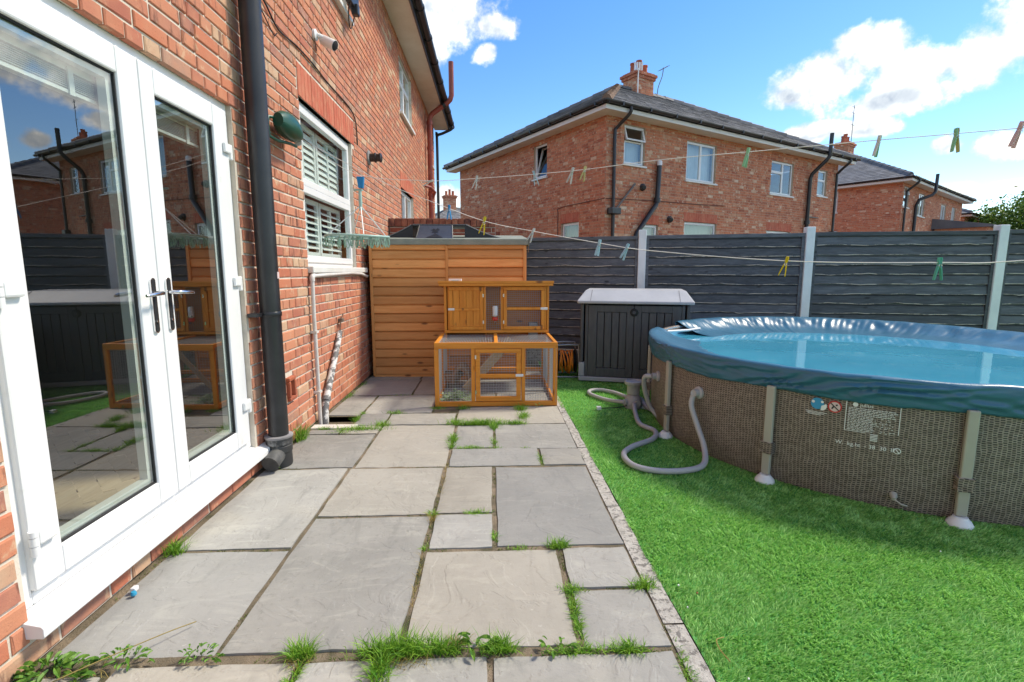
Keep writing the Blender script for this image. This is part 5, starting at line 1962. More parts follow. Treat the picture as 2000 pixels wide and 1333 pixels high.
for k in range(7):
    y_ = 5.22 + k * .04
    arch.tube([(-.33 + .085 * math.cos(a), y_, .06 + .17 * math.sin(a)) for a in np.linspace(0, math.pi, 11)], .022, 7)
arch.build('arch', WICK, wk, smooth=60)
bas = MB()
for k in range(5):
    bas.tube([(-.43 + (.05 + .014 * k) * math.cos(a), 5.33 + (.05 + .014 * k) * math.sin(a), .06 + .022 * k) for a in np.linspace(0, 2 * math.pi, 16, endpoint=False)], .015, 6, closed=True)
bas.build('basket', WICK, wk, smooth=60)

# pale green leaf scraps on the run floor
lf = MB()
for k in range(260):
    x, y = random.gauss(-.36, .08), random.gauss(4.72, .09)
    if not (hx0 + .04 < x < -.17 and HY + .05 < y < 5.1):
        continue
    a = random.uniform(0, 6.28)
    s = random.uniform(.012, .03)
    z_ = .012 + random.uniform(0, .07)
    t1 = Vector((math.cos(a), math.sin(a), random.uniform(-.5, .5))) * s
    t2 = Vector((-math.sin(a), math.cos(a), random.uniform(-.4, .6))) * s * .6
    p = Vector((x, y, z_))
    lf.face([p - t1, p - t2, p + t1, p + t2], random.random())
lf.build('salad_leaves', leafy('pale_green_leaves', (.16, .25, .12), (.36, .45, .28), .6, 8), label='heap of pale green salad leaves on the floor of the hutch run', cat='leaves', kind='stuff')

# ------------------------------------------------------------------ storage box
bo = Vector((1.0, 5.545, 0))
bd_ = Vector((.962, -.273, 0)).normalized()
BF = Face(bo, bd_)
BOX = plain('charcoal_resin', (.055, .058, .064), .55, (.078, .081, .088), 7, (6, 6, 1), bmp=.3, bscale=60, bdist=.002, dirt=(.11, .11, .11), dscale=12, dth=(.68, .8))
LID = plain('light_grey_resin', (.42, .43, .45), .5, (.36, .37, .39), 4, dirt=(.22, .22, .21), dscale=5, dth=(.62, .8))
sb_ = thing('storage_box', 'charcoal plastic garden storage box with light grey lid against the fence', 'storage box', bo)
W_, D_ = 1.17, .70
MB().fbox(BF, -.012, W_ + .012, .012, .06, -D_, .012).build('base_tray', LID, sb_, bevel=.006)
MB().fbox(BF, 0, .035, .061, .885, -D_ + .01, -.004).build('side_wall', BOX, sb_, bevel=.006)
MB().fbox(BF, W_ - .035, W_, .061, .885, -D_ + .01, -.004).build('side_wall', BOX, sb_, bevel=.006)
MB().fbox(BF, .036, W_ - .036, .061, .885, -D_ + .01, -D_ + .04).build('back_wall', BOX, sb_)
MB().fbox(BF, -.014, .052, .061, .22, -.10, .006).build('corner_foot', LID, sb_, bevel=.01)
MB().fbox(BF, .053, .085, .062, .880, -.04, -.002).build('corner_post', BOX, sb_, bevel=.004)
MB().fbox(BF, W_ - .085, W_ - .053, .062, .880, -.04, -.002).build('corner_post', BOX, sb_, bevel=.004)
mid = W_ / 2
for q, (a, b) in enumerate(((.088, mid - .003), (mid + .003, W_ - .088))):
    m = MB()
    w0_, w1_ = -.036, 0
    fr1, fr2 = (.095, .075) if q == 0 else (.075, .095)
    m.fbox(BF, a, a + fr1, .066, .875, w0_, w1_)
    m.fbox(BF, b - fr2, b, .066, .875, w0_, w1_)
    m.fbox(BF, a + fr1, b - fr2, .066, .165, w0_, w1_)
    m.fbox(BF, a + fr1, b - fr2, .80, .875, w0_, w1_)
    dd = m.build('door', BOX, sb_, bevel=.004)
    n = 4
    st = (b - a - fr1 - fr2) / n
    for k in range(n):
        MB().fbox(BF, a + fr1 + k * st + .004, a + fr1 + (k + 1) * st - .004, .168, .797, w0_, w1_ - .007).build('plank', BOX, dd, bevel=.004)
MB().lathe([(.045, 0), (.045, .008), (.036, .016), (.036, .018)], BF.p(mid, .80, .0005), BF.n, 8).build('latch', GASKET, sb_, smooth=30)
MB().lathe([(.018, .018), (.016, .026)], BF.p(mid, .80, .0005), BF.n, 16).build('latch_knob', BOX, sb_, smooth=30)
ld = MB()
lo = [BF.p(-.035, .893, .05), BF.p(W_ + .035, .893, .05), BF.p(W_ + .035, .893, -D_), BF.p(-.035, .893, -D_)]
l1 = [p + Z * .03 for p in lo]
l2 = [BF.p(.035, 1.035, -.21), BF.p(W_ - .035, 1.035, -.21), BF.p(W_ - .035, 1.04, -D_), BF.p(.035, 1.04, -D_)]
ld.add(lo + l1 + l2, [(0, 3, 2, 1), (0, 1, 5, 4), (1, 2, 6, 5), (2, 3, 7, 6), (3, 0, 4, 7), (4, 5, 9, 8), (5, 6, 10, 9), (6, 7, 11, 10), (7, 4, 8, 11), (8, 9, 10, 11)])
lid = ld.build('lid', LID, sb_, bevel=.010)
for u_ in (.11, W_ - .11):
    MB().add([BF.p(u_ - .004, .926, .047), BF.p(u_ + .004, .926, .047), BF.p(u_ + .004, 1.0375, -.208), BF.p(u_ - .004, 1.0375, -.208)], [(0, 1, 2, 3)]).build('lid_groove', plain('groove_grey', (.2, .2, .21), .7), lid)

# ------------------------------------------------------------------ cable reel
cr = thing('cable_reel', 'orange cable wound on a black reel between hutch and storage box', 'cable reel', (.90, 5.83, 0))
cy_ = 5.86
dz_ = .185
for x in (.775, .995):
    MB().lathe([(.135, 0), (.145, .004), (.145, .012), (.135, .016)], (x, cy_, dz_), (1, 0, 0), 24).build('flange', GASKET, cr, smooth=40)
MB().lathe([(.07, 0), (.07, .21)], (.788, cy_, dz_), (1, 0, 0), 18).build('drum', GASKET, cr, smooth=40)
for k in range(9):
    pts = []
    x = .80 + k * .021
    for q in range(22):
        a = 2 * math.pi * q / 22
        rr_ = .115 + random.uniform(-.006, .012)
        pts.append((x + .02 * math.sin(a + k) + random.uniform(-.003, .003), cy_ + rr_ * math.cos(a), dz_ + rr_ * math.sin(a) - (.03 if math.sin(a) < -.3 and k in (2, 6, 7) else 0)))
    MB().tube(pts, .0095, 8, closed=True).build('cable_turn', ORANGE_CABLE, cr, smooth=60)
FR_G = plain('grey_steel_tube', (.35, .36, .38), .4, metal=.5)
for y_ in (cy_ - .13, cy_ + .13):
    MB().tube(catmull([(.76, y_, .012), (1.02, y_, .012), (1.025, y_, .05), (1.02, y_, .36), (.98, y_, .39), (.80, y_, .39), (.76, y_, .36), (.755, y_, .05), (.76, y_, .012)], 4), .009, 8).build('stand', FR_G, cr, smooth=60)
gp = thing('grey_bag', 'grey and beige bundle standing behind the hutch beside the cable reel', 'bag', (.70, 5.95, 0))
m = MB()
m.lathe([(.04, 0), (.075, .02), (.085, .12), (.08, .17), (.088, .18), (.08, .26), (.05, .31)], (.72, 5.98, 0), n=14)
m.build('sack', plain('grey_beige_plastic', (.34, .33, .31), .6, (.24, .24, .25), 6), gp, smooth=45)

# ------------------------------------------------------------------ pool
PC = Vector((POOL_C[0], POOL_C[1], 0))
pool = thing('swimming_pool', 'round frame pool with rattan print wall under a blue cover', 'swimming pool', PC)


def pl(m, name, mat, smooth=None, bevel=0, parent=pool):
    o = m.build(name, mat, None, smooth, bevel)
    o.parent = parent
    return o


def cyl(th, z_, off=0):
    a = R_(th)
    return ((POOL_R + off) * math.cos(a), (POOL_R + off) * math.sin(a), z_)


m = MB()
NS = 144
zs = np.linspace(0, .70, 9)
for z_ in zs:
    for k in range(NS):
        a = 360 * k / NS
        bulge = .012 * math.sin(math.pi * z_ / .7) + .004 * mnoise.noise(Vector((math.cos(R_(a)) * 5, math.sin(R_(a)) * 5, z_ * 6))) - (.02 if z_ == 0 else 0)
        m.v.append(cyl(a, z_, bulge - .012))
for i in range(len(zs) - 1):
    for k in range(NS):
        l = (k + 1) % NS
        m.f.append((i * NS + k, i * NS + l, (i + 1) * NS + l, (i + 1) * NS + k))
m.r = [0] * len(m.f)
m.m = [0] * len(m.f)
pl(m, 'wall', RATTAN, smooth=60)
m = MB()
for k in range(NS):
    a, b = 360 * k / NS, 360 * (k + 1) / NS
    m.face([cyl(b, .2, -.045), cyl(a, .2, -.045), cyl(a, .69, -.045), cyl(b, .69, -.045)])
pl(m, 'liner', LINER, smooth=60)
pl(MB().tube([cyl(a, .672, -.022) for a in np.linspace(0, 360, 96, endpoint=False)], .027, 10, closed=True), 'rim', RATTAN, smooth=60)
m = MB()
m.add([cyl(a, .612, -.05) for a in np.linspace(0, 360, NS, endpoint=False)], [tuple(range(NS))])
pl(m, 'water', WATER)

# cover: drapes over the rim, sags to the water; pulled back at one place
GAP0, GAP1 = 131, 149
ths = np.linspace(GAP1, GAP0 + 360, 900)
_sk = [(.010, .562), (.024, .600), (.034, .640), (.038, .675), (.038, .698)]
prof = []
for k in range(17):                                          # finely divided skirt, hem to rim
    q = k / 16 * 4
    i = min(3, int(q))
    f = q - i
    prof.append((_sk[i][0] * (1 - f) + _sk[i + 1][0] * f, _sk[i][1] * (1 - f) + _sk[i + 1][1] * f))
prof += [(.030, .709), (.008, .712), (-.02, .707), (-.045, .700), (-.075, .690), (-.11, .674), (-.15, .657), (-.20, .641), (-.27, .627), (-.36, .615), (-.48, .606)]
NTOP = 18
m = MB()
N3 = lambda a_, b_, c_: mnoise.noise(Vector((a_, b_, c_)))
for t_ in ths:
    a = R_(t_)
    e = min(1, (t_ - GAP1) / 9, (GAP0 + 360 - t_) / 9)
    far = max(0, math.sin(a))                                    # cover stands higher and freer on the far side
    hem = .012 * N3(t_ * .06, 1, 0) + .012 * N3(t_ * .02, 5, 0) + .004 * N3(t_ * .4, 3, 0)
    leg = ((t_ - 186) % 30.2) - 15.1
    hem -= .012 * (1 - abs(leg) / 15)
    for j, (o_, z_) in enumerate(prof):
        s = j / (len(prof) - 1)
        # long slack creases that run slantwise round the skirt
        v = min(1, j / 16)
        ph = 5.2 * N3(t_ * .022, 1.5, 2) + 1.2 * N3(t_ * .09, v * 1.5, 8)
        amp = max(0, .35 + 1.1 * N3(t_ * .045, v * 1.3, 4))
        amp2 = max(0, .2 + 1.2 * N3(t_ * .06, v * 1.6, 14))
        crease = math.sin(2 * math.pi * (2.1 * v + ph)) * amp + .6 * math.sin(2 * math.pi * (3.6 * v - ph * 1.3 + .05 * t_)) * amp2
        fine = N3(t_ * .2 + j * .2, j * .6, 6)
        if j <= NTOP:
            k = min(1, (j + 3) / 6, (NTOP - j + .4) / 3)
            oo = o_ + .0125 * crease * k + .002 * fine
            zz = z_ + hem * max(0, 1 - v * 1.25) + .007 * N3(t_ * .13, 4, 1) * max(0, v - .6) * 2.5
        else:
            r = (j - NTOP) / (len(prof) - 1 - NTOP)
            rad = N3(t_ * .32 + r * 2.5, r * 1.2, 21) + .6 * N3(t_ * .7 - r * 2, r, 25)
            w_ = math.sin(math.pi * min(1, r * 1.35)) if r < .74 else .2
            oo = o_ + .010 * fine
            zz = z_ + .009 * N3(t_ * .13, 4, 1) * (1 - r) + .013 * rad * w_ * (.35 + 1.1 * far)
        zz += .034 * far * max(0, 1 - abs(j - NTOP) / (14 if j < NTOP else 6))
        s = j / (len(prof) - 1)
        if e < 1:                                                # bunched edge beside the opening
            k = 1 - max(0, e)
            zz += .03 * k * math.sin(min(1, s * 1.6) * math.pi)
            oo -= .03 * k * (1 - s)
        m.v.append(((POOL_R + oo) * math.cos(a), (POOL_R + oo) * math.sin(a), zz))
NP = len(prof)
for i in range(len(ths) - 1):
    for j in range(NP - 1):
        m.f.append((i * NP + j, (i + 1) * NP + j, (i + 1) * NP + j + 1, i * NP + j + 1))
m.r = [0] * len(m.f)
m.m = [0] * len(m.f)
cov = pl(m, 'cover', COVER, smooth=80)
sm = cov.modifiers.new('thickness', 'SOLIDIFY')
sm.thickness = .003
# pole lying across the opening
pl(MB().tube([(-1.30, .98, .665), (-1.02, 1.12, .66), (-.86, 1.22, .665)], .012, 8), 'cover_pole', WHITE_CAP, smooth=50)

# legs: flat steel tube, woven strap, white foot
lgm = MB().box(POOL_R + .012, -.024, .045, POOL_R + .040, .024, .585).mesh('leg', POOL_LEG)
stm = MB()
stm.box(POOL_R + .004, -.034, .175, POOL_R + .050, .034, .188).box(POOL_R + .002, -.033, .189, POOL_R + .047, .033, .229).box(POOL_R + .004, -.034, .23, POOL_R + .050, .034, .243)
stm = stm.mesh('strap', RATTAN)
ftm = MB().lathe([(.056, 0), (.055, .010), (.046, .026), (.034, .038), (.030, .046)], (POOL_R + .03, 0, -.004), n=20).mesh('foot', WHITE_CAP, 40)
for k in range(12):
    a = R_(186 + 30.2 * k)
    lg = bpy.data.objects.new('leg', lgm)
    COL.objects.link(lg)
    lg.parent = pool
    lg.rotation_euler = (0, 0, a)
    b = lg.modifiers.new('bevel', 'BEVEL')
    b.width = .007
    b.segments = 3
    for nm, me in (('strap', stm), ('foot', ftm)):
        o = bpy.data.objects.new(nm, me)
        COL.objects.link(o)
        o.parent = lg

# printed notices on the wall
def decal(pts_fn, name, mat):
    m = MB()
    for poly in pts_fn:
        m.face([cyl(t_, z_, .0045) for t_, z_ in poly])
    return pl(m, name, mat)


def disc(th, z_, r, off=.004, n=28, a0=0, a1=360):
    dg = math.degrees(1 / POOL_R)
    return [cyl(th + r * math.cos(R_(q)) * dg, z_ + r * math.sin(R_(q)), off) for q in np.linspace(a0, a1, n, endpoint=(a1 - a0 < 360))]


def face_obj(polys, name, mat):
    m = MB()
    for p in polys:
        m.face(p)
    return pl(m, name, mat)


face_obj([disc(224.3, .522, .032, .007)], 'round_notice', INK_BLUE)
face_obj([disc(225.0, .512, .026, .0085, 14, -95, 30) + [cyl(225.0, .512, .0085)]], 'wave_pictogram', INK_WHITE)
face_obj([disc(223.6, .531, .008, .0085, 12)], 'bather_pictogram', INK_WHITE)
face_obj([disc(225.1, .534, .007, .0085, 12)], 'bather_pictogram', INK_WHITE)
face_obj([disc(227.15, .517, .033, .007)], 'no_diving_ring', INK_RED)
face_obj([disc(227.15, .517, .026, .0085)], 'no_diving_field', INK_PINK)
dg = math.degrees(1 / POOL_R)
def strip(th0, z0, th1, z1, w_, off=.010):
    d = Vector(((th1 - th0) / dg, z1 - z0)).normalized()
    nx, nz = -d.y * w_ / 2 * dg, d.x * w_ / 2
    return [cyl(th0 - nx, z0 - nz, off), cyl(th1 - nx, z1 - nz, off), cyl(th1 + nx, z1 + nz, off), cyl(th0 + nx, z0 + nz, off)]
face_obj([strip(226.45, .536, 227.85, .498, .006), strip(226.7, .505, 227.0, .52, .008), strip(227.3, .525, 227.6, .53, .008)], 'no_diving_pictogram', INK_BLACK)
fr2 = []
T0, T1, ZB, ZT = 228.95, 236.9, .400, .560
for s in (strip(T0, ZB, T0, ZT, .0035, .007), strip(T1, ZB + .01, T1, ZT - .005, .003, .007), strip(T0, ZB, T0 + 3.2, ZB, .0025, .007)):
    fr2.append(s)
face_obj(fr2, 'notice_frame', INK_WHITE)
lines = []
rr = random.Random(4)
for k in range(15):
    z_ = .527 - k * .0085
    t_ = T0 + .35
    while t_ < (T0 + 4.0 if k > 4 else T1 - .8):
        l_ = rr.uniform(.18, .6)
        lines.append(strip(t_, z_, t_ + l_, z_, .0032, .007))
        t_ += l_ + rr.uniform(.06, .16)
    t_ = T0 + 4.4
    if k > 4:
        while t_ < T1 - .6:
            l_ = rr.uniform(.12, .4)
            if rr.random() < .6:
                lines.append(strip(t_, z_, t_ + l_, z_, .0026, .007))
            t_ += l_ + rr.uniform(.1, .3)
for k in range(5):
    z_ = .395 - k * .008
    lines.append(strip(232.9, z_, 234.0, z_, .004, .007))
for k in range(3):
    lines.append(strip(222.4 + .2 * k, .474 - k * .007, 226.0 - .5 * k, .472 - k * .007, .0028, .007))
tag(face_obj(lines, 'notice_small_print', INK_WHITE), kind='stuff')


def text(body, size, th0, z0, name, mat, off=.008):
    cu = bpy.data.curves.new('print', 'FONT')
    cu.body = body
    cu.size = size
    cu.resolution_u = 2
    tmp = bpy.data.objects.new('tmp_print', cu)
    COL.objects.link(tmp)
    dgr = bpy.context.evaluated_depsgraph_get()
    me = bpy.data.meshes.new_from_object(tmp.evaluated_get(dgr))
    bpy.data.objects.remove(tmp)
    bpy.data.curves.remove(cu)
    for v in me.vertices:
        v.co = cyl(th0 + v.co.x * dg, z0 + v.co.y, off)
    me.materials.clear()
    me.materials.append(mat)
    o = bpy.data.objects.new(name, me)
    COL.objects.link(o)
    o.parent = pool
    return o


text('julius', .028, 231.0, .538, 'notice_heading', INK_WHITE)
face_obj([disc(230.3, .546, .012, .007)], 'notice_emblem', INK_WHITE)
text('W.  kg.ht  - 38  30  IP', .030, 227.7, .318, 'notice_line', INK_WHITE)
face_obj([[cyl(237.0 + .016 * math.cos(R_(q)) * dg, .327 + .016 * math.sin(R_(q)), .007) for q in np.linspace(0, 360, 24, endpoint=False)]], 'notice_mark', INK_WHITE)
face_obj([[cyl(237.0 + .012 * math.cos(R_(q)) * dg, .327 + .012 * math.sin(R_(q)), .0085) for q in np.linspace(0, 360, 24, endpoint=False)]], 'notice_mark_centre', RATTAN)
face_obj([strip(236.75, .336, 237.25, .318, .004, .010)], 'notice_mark_bar', INK_WHITE)
# drain plug
pa = R_(237.2)
nrm = Vector((math.cos(pa), math.sin(pa), 0))
pl(MB().lathe([(.017, -.01), (.017, .010), (.012, .016), (.010, .034)], Vector(cyl(237.2, .085, 0)), nrm + Vector((0, 0, -.3)), 14), 'drain_plug', POOL_LEG, smooth=40)
pl(MB().tube([Vector(cyl(237.2, .075, .03)), Vector(cyl(238.2, .06, .045)), Vector(cyl(239.0, .055, .04))], .004, 6), 'plug_strap', POOL_LEG)
for th, z_ in ((197.9, .425), (176.5, .41)):
    a = R_(th)
    pl(MB().lathe([(.042, -.01), (.042, .012), (.028, .018), (.026, .05)], Vector(cyl(th, z_, 0)), Vector((math.cos(a), math.sin(a), 0)), 18), 'hose_fitting', GREY_HOSE, smooth=40)

# ------------------------------------------------------------------ filter pump and hoses
pp = Vector((1.30, 4.42, 0))
pu = thing('filter_pump', 'grey pool filter pump with screw lid standing on the lawn', 'pump', pp)
MB().lathe([(.075, 0), (.08, .01), (.078, .05), (.07, .10), (.05, .125)], pp, n=22).build('motor_base', PUMP_GREY, pu, smooth=40)
MB().lathe([(.050, .126), (.058, .135), (.058, .215), (.062, .22)], pp, n=22).build('canister', PUMP_GREY, pu, smooth=40)
MB().lathe([(.078, .221), (.082, .226), (.082, .248), (.07, .256), (.062, .256), (.058, .246), (.03, .244)], pp, n=24).build('lid_ring', PUMP_GREY, pu, smooth=40)
for a in (200, 280, 20):
    q = pp + Vector((math.cos(R_(a)) * .07, math.sin(R_(a)) * .07, .06))
    MB().lathe([(.027, 0), (.027, .03)], q, Vector((math.cos(R_(a)), math.sin(R_(a)), 0)), 14).build('outlet', PUMP_GREY, pu, smooth=40)


def hose(pts, label):
    P = catmull(pts, 26)
    # resample evenly and add the fine ribs
    acc = [0]
    for a, b in zip(P[:-1], P[1:]):
        acc.append(acc[-1] + (b - a).length)
    n = int(acc[-1] / .0055)
    out, rad = [], []
    i = 0
    for k in range(n):
        s = acc[-1] * k / (n - 1)
        while i < len(acc) - 2 and acc[i + 1] < s:
            i += 1
        f = (s - acc[i]) / max(1e-6, acc[i + 1] - acc[i])
        out.append(P[i].lerp(P[i + 1], min(1, f)))
        rad.append(.0198 if k % 2 else .0176)
    MB().tube(out, rad, 12).build('pool_hose', GREY_HOSE, smooth=80, label=label, cat='hose')


inl = PC + Vector(cyl(197.9, .425, .05))
hose([pp + Vector((-.02, -.10, .06)), (1.24, 4.12, .022), (1.20, 3.85, .020), (1.26, 3.68, .02), (1.19, 3.50, .02), (.98, 3.33, .02), (.885, 3.18, .02), (.90, 3.00, .02), (1.02, 2.91, .02), (1.20, 2.905, .02), (1.345, 2.98, .025), (1.40, 3.10, .09), (1.385, 3.20, .22), (1.365, 3.26, .34), (1.385, 3.275, .415), tuple(inl)],
     'long grey ribbed hose snaking across the lawn into the pool wall')
o2 = PC + Vector(cyl(176.5, .41, .05))
hose([pp + Vector((.10, .035, .06)), (1.40, 4.36, .03), (1.43, 4.10, .025), (1.40, 3.98, .03), (1.33, 4.02, .12), (1.27, 4.00, .28), (1.25, 3.94, .39), tuple(o2)],
     'short grey hose arching from the pump up to the left side of the pool')
hose([pp + Vector((-.09, -.035, .06)), (1.10, 4.62, .022), (.99, 4.86, .02), (1.02, 5.00, .02), (1.13, 5.03, .02), (1.24, 4.92, .02), (1.30, 4.72, .03), pp + Vector((.02, .08, .05))],
     'grey hose loop lying on the lawn in front of the storage box')
cb_ = thing('power_lead', 'thin black lead with white plug lying on the lawn left of the pump', 'cable', (.98, 4.3, 0))
MB().tube([pp + Vector((-.07, -.05, .03)), (1.15, 4.36, .018), (.99, 4.34, .018)], .004, 6).build('lead', GASKET, cb_)
MB().box(.945, 4.32, .006, .985, 4.36, .035).build('plug', WHITE_CAP, cb_, bevel=.004)

# ------------------------------------------------------------------ clothes lines and pegs
LINE_M = plain('pale_cord', (.78, .76, .72), .7)
L1 = [(-1.366, 3.776, 2.195), (-.913, 3.459, 1.896), (-.412, 3.108, 1.789), (-.083, 2.878, 1.762), (.396, 2.543, 1.742), (.759, 2.288, 1.744), (1.052, 2.084, 1.734), (1.409, 1.834, 1.722), (1.585, 1.71, 1.714), (1.85, 1.525, 1.708), (2.6, 1.0, 1.72), (4.2, -.12, 1.80)]
L2 = [(-1.366, 3.776, 2.19), (-.717, 3.322, 1.827), (-.365, 3.075, 1.665), (-.041, 2.849, 1.528), (.217, 2.668, 1.459), (.526, 2.452, 1.386), (.734, 2.306, 1.344), (1.19, 1.987, 1.291), (1.582, 1.713, 1.28), (1.80, 1.56, 1.290), (2.6, 1.0, 1.40), (4.2, -.12, 1.78)]
MB().tube(catmull(L1, 6), .0015, 6).build('clothes_line', LINE_M, smooth=60, label='upper thin clothes line crossing in front of the houses and sky', cat='clothes line')
MB().tube(catmull(L2, 6), .0017, 6).build('clothes_line', LINE_M, smooth=60, label='lower sagging clothes line crossing in front of the fence', cat='clothes line')
# the post that carries the far ends of both lines
lp = MB().tube([(4.2, -.12, -.1), (4.2, -.12, 1.9)], .03, 12)
lp.build('line_post', POOL_LEG, smooth=50, label='steel post holding the far end of the clothes lines', cat='post')


def peg_mat(n_, c_, tr=.25):
    return leafy('peg_' + n_, tuple(k * .85 for k in c_), c_, .35, 3, tr)


PEG = {'white': peg_mat('white', (.62, .63, .60)), 'yellow': peg_mat('yellow', (.72, .58, .02)), 'blue': peg_mat('blue', (.03, .30, .60)), 'paleblue': peg_mat('pale_blue', (.42, .62, .70)),
       'green': peg_mat('green', (.28, .58, .36)), 'mint': peg_mat('mint', (.10, .46, .34)), 'pink': peg_mat('pink', (.62, .45, .44)), 'lemon': peg_mat('lemon', (.55, .52, .22))}
_pegm = {}


def peg_meshes(c_):
    if c_ in _pegm:
        return _pegm[c_]
    out = []
    for s in (-1, 1):
        m = MB()
        # leg of a spring peg: thick jaw above, waist at the spring, splayed finger grip below
        sec = [(.026, .0062, .0034), (.018, .0070, .0052), (.006, .0060, .0050), (0, .0058, .0040), (-.012, .0085, .0046), (-.030, .0120, .0042), (-.048, .0150, .0034), (-.054, .0155, .002)]
        rings = []
        for z_, off, th in sec:
            c = s * (off - .0035)
            rings.append([(c - th * .5, -.0055, z_), (c + th * .5, -.0055, z_), (c + th * .5, .0055, z_), (c - th * .5, .0055, z_)])
        for rg in rings:
            m.v += rg
        for i in range(len(rings) - 1):
            for k in range(4):
                l = (k + 1) % 4
                m.f.append((i * 4 + k, (i + 1) * 4 + k, (i + 1) * 4 + l, i * 4 + l))
        m.f += [(0, 1, 2, 3), tuple(reversed(range(28, 32)))]
        m.r = [0] * len(m.f)
        m.m = [0] * len(m.f)
        out.append(m.mesh('leg', PEG[c_]))
    sp = MB().tube([(.005 * math.cos(a), -.0075 + .0025 * a / 6.28, .005 * math.sin(a) - .004) for a in np.linspace(0, 6.28 * 5, 40)], .0008, 5)
    out.append(sp.mesh('spring', CHROME))
    _pegm[c_] = out
    return out


def peg(loc, c_, label, tilt=0, yaw=0, scale=1.0, group='clothes pegs on the lines', colour2=None):
    o = thing('clothes_peg', label, 'clothes peg', loc, group)
    ms = peg_meshes(c_)
    ms2 = peg_meshes(colour2) if colour2 else ms
    for nm, me in (('leg', ms[0]), ('leg', ms2[1]), ('spring', ms[2])):
        q = bpy.data.objects.new(nm, me)
        COL.objects.link(q)
        q.parent = o
    o.rotation_euler = (R_(random.uniform(-12, 12)), R_(tilt), R_(yaw - 35))
    o.scale = (scale,) * 3
    return o


def along(L, x):
    for a, b in zip(L[:-1], L[1:]):
        if a[0] <= x <= b[0]:
            t_ = (x - a[0]) / (b[0] - a[0])
            return Vector(a).lerp(Vector(b), t_) + Vector((0, 0, -.008))


for x, c_, lab, ti, ya, sc, c2 in (
        (1.712, 'pink', 'pale pink peg on the upper line at the right edge of the sky', 6, 60, 1.0, None),
        (1.585, 'green', 'green and yellow peg on the upper line in front of the right hand clouds', 3, 40, 1.0, 'lemon'),
        (1.409, 'white', 'white and green peg on the upper line right of the far chimney', 4, 70, .92, 'green'),
        (1.052, 'green', 'pale green peg on the upper line right of the big two pane window', 2, 75, .95, None),
        (.455, 'lemon', 'pale yellow peg on the upper line in front of the brick side wall', 18, 55, .95, None),
        (.40, 'white', 'white peg on the upper line left of the pale yellow one', 12, 60, .98, None),
        (.225, 'paleblue', 'pale blue peg on the upper line below the tilted open window', -14, 30, .95, None),
        (-.083, 'white', 'small white peg on the upper line near the left end of the big house', 15, 60, .95, None),
        (-.365, 'white', 'white peg lying sideways on the upper line beside the red pipe', 75, 20, .9, None)):
    peg(along(L1, x), c_, lab, ti, ya, sc, colour2=c2)
for x, c_, lab, ti, ya, sc in (
        (-.245, 'blue', 'bright blue peg on the lower line above the brick garden wall', 4, 20, 1.05),
        (-.041, 'yellow', 'bright yellow peg on the lower line above the shed roof', 14, 50, 1.25),
        (.217, 'white', 'whitish peg slanting on the lower line above the left of the fence', 28, 60, 1.0),
        (.526, 'paleblue', 'upright pale blue peg on the lower line left of the first fence post', 4, 80, 1.0),
        (.640, 'paleblue', 'slanting pale blue peg on the lower line close to the first fence post', 24, 70, 1.0),
        (1.19, 'yellow', 'yellow peg on the lower line in front of the middle fence panel', 12, 10, 1.0),
        (1.582, 'mint', 'mint green peg on the lower line in front of the right fence panel', 2, 25, 1.0)):
    peg(along(L2, x), c_, lab, ti, ya, sc)

# round sock hanger with its pegs
hg = thing('sock_hanger', 'round mint green sock hanger full of pegs hanging in front of the window', 'hanger', (-.89, 3.443, 1.48))
MINT = plain('mint_plastic', (.36, .52, .46), .45)
MINT_P = leafy('mint_translucent', (.28, .44, .36), (.40, .56, .48), .4, 4, .4)
hc = Vector((-.90, 3.45, 1.478))
HR = .205
MB().tube([hc + Vector((HR * math.cos(a), HR * math.sin(a), .004 * math.sin(2 * a))) for a in np.linspace(0, 2 * math.pi, 40, endpoint=False)], .0075, 8, closed=True).build('rim', MINT, hg, smooth=60)
MB().tube([hc + Vector((.12 * math.cos(a), .12 * math.sin(a), 0)) for a in np.linspace(0, 2 * math.pi, 30, endpoint=False)], .006, 8, closed=True).build('inner_ring', MINT, hg, smooth=60)
for k in range(4):
    a = k * math.pi / 4 + .3
    MB().bar(hc + Vector((HR * math.cos(a), HR * math.sin(a), 0)), hc - Vector((HR * math.cos(a), HR * math.sin(a), 0)), .012, .006 + .0004 * k, side=(0, 0, 1)).build('spoke', MINT, hg)
top_ = Vector((-.865, 3.425, 1.68))
for k in range(4):
    a = k * math.pi / 2 + .45
    MB().tube([hc + Vector((HR * .95 * math.cos(a), HR * .95 * math.sin(a), .006)), top_], .0035, 6).build('stay', WHITE_CAP, hg)
MB().tube([top_ - Z * .03, top_ + Z * .02, top_ + Z * .10], [.010, .012, .010], 8).build('stem', MINT, hg, smooth=50)
MB().bar(top_ + Vector((-.045, .02, .105)), top_ + Vector((.015, 0, .10)), .018, .012).build('hook', MINT, hg, bevel=.003)
MB().prism([top_ + Vector(q) for q in ((-.008, -.012, .112), (.022, -.012, .112), (.030, -.012, .185), (-.018, -.012, .185))], (0, .03, 0)).build('grip', PEG['blue'], hg, bevel=.003)
pgm = MB()
for s in (-1, 1):
    pgm.tube(catmull([(s * .003, 0, .004), (s * .0045, 0, -.012), (s * .0095, 0, -.03), (s * .0085, 0, -.05), (s * .003, 0, -.062)], 3), .0028, 6)
pgm = pgm.mesh('peg', MINT_P, 60)
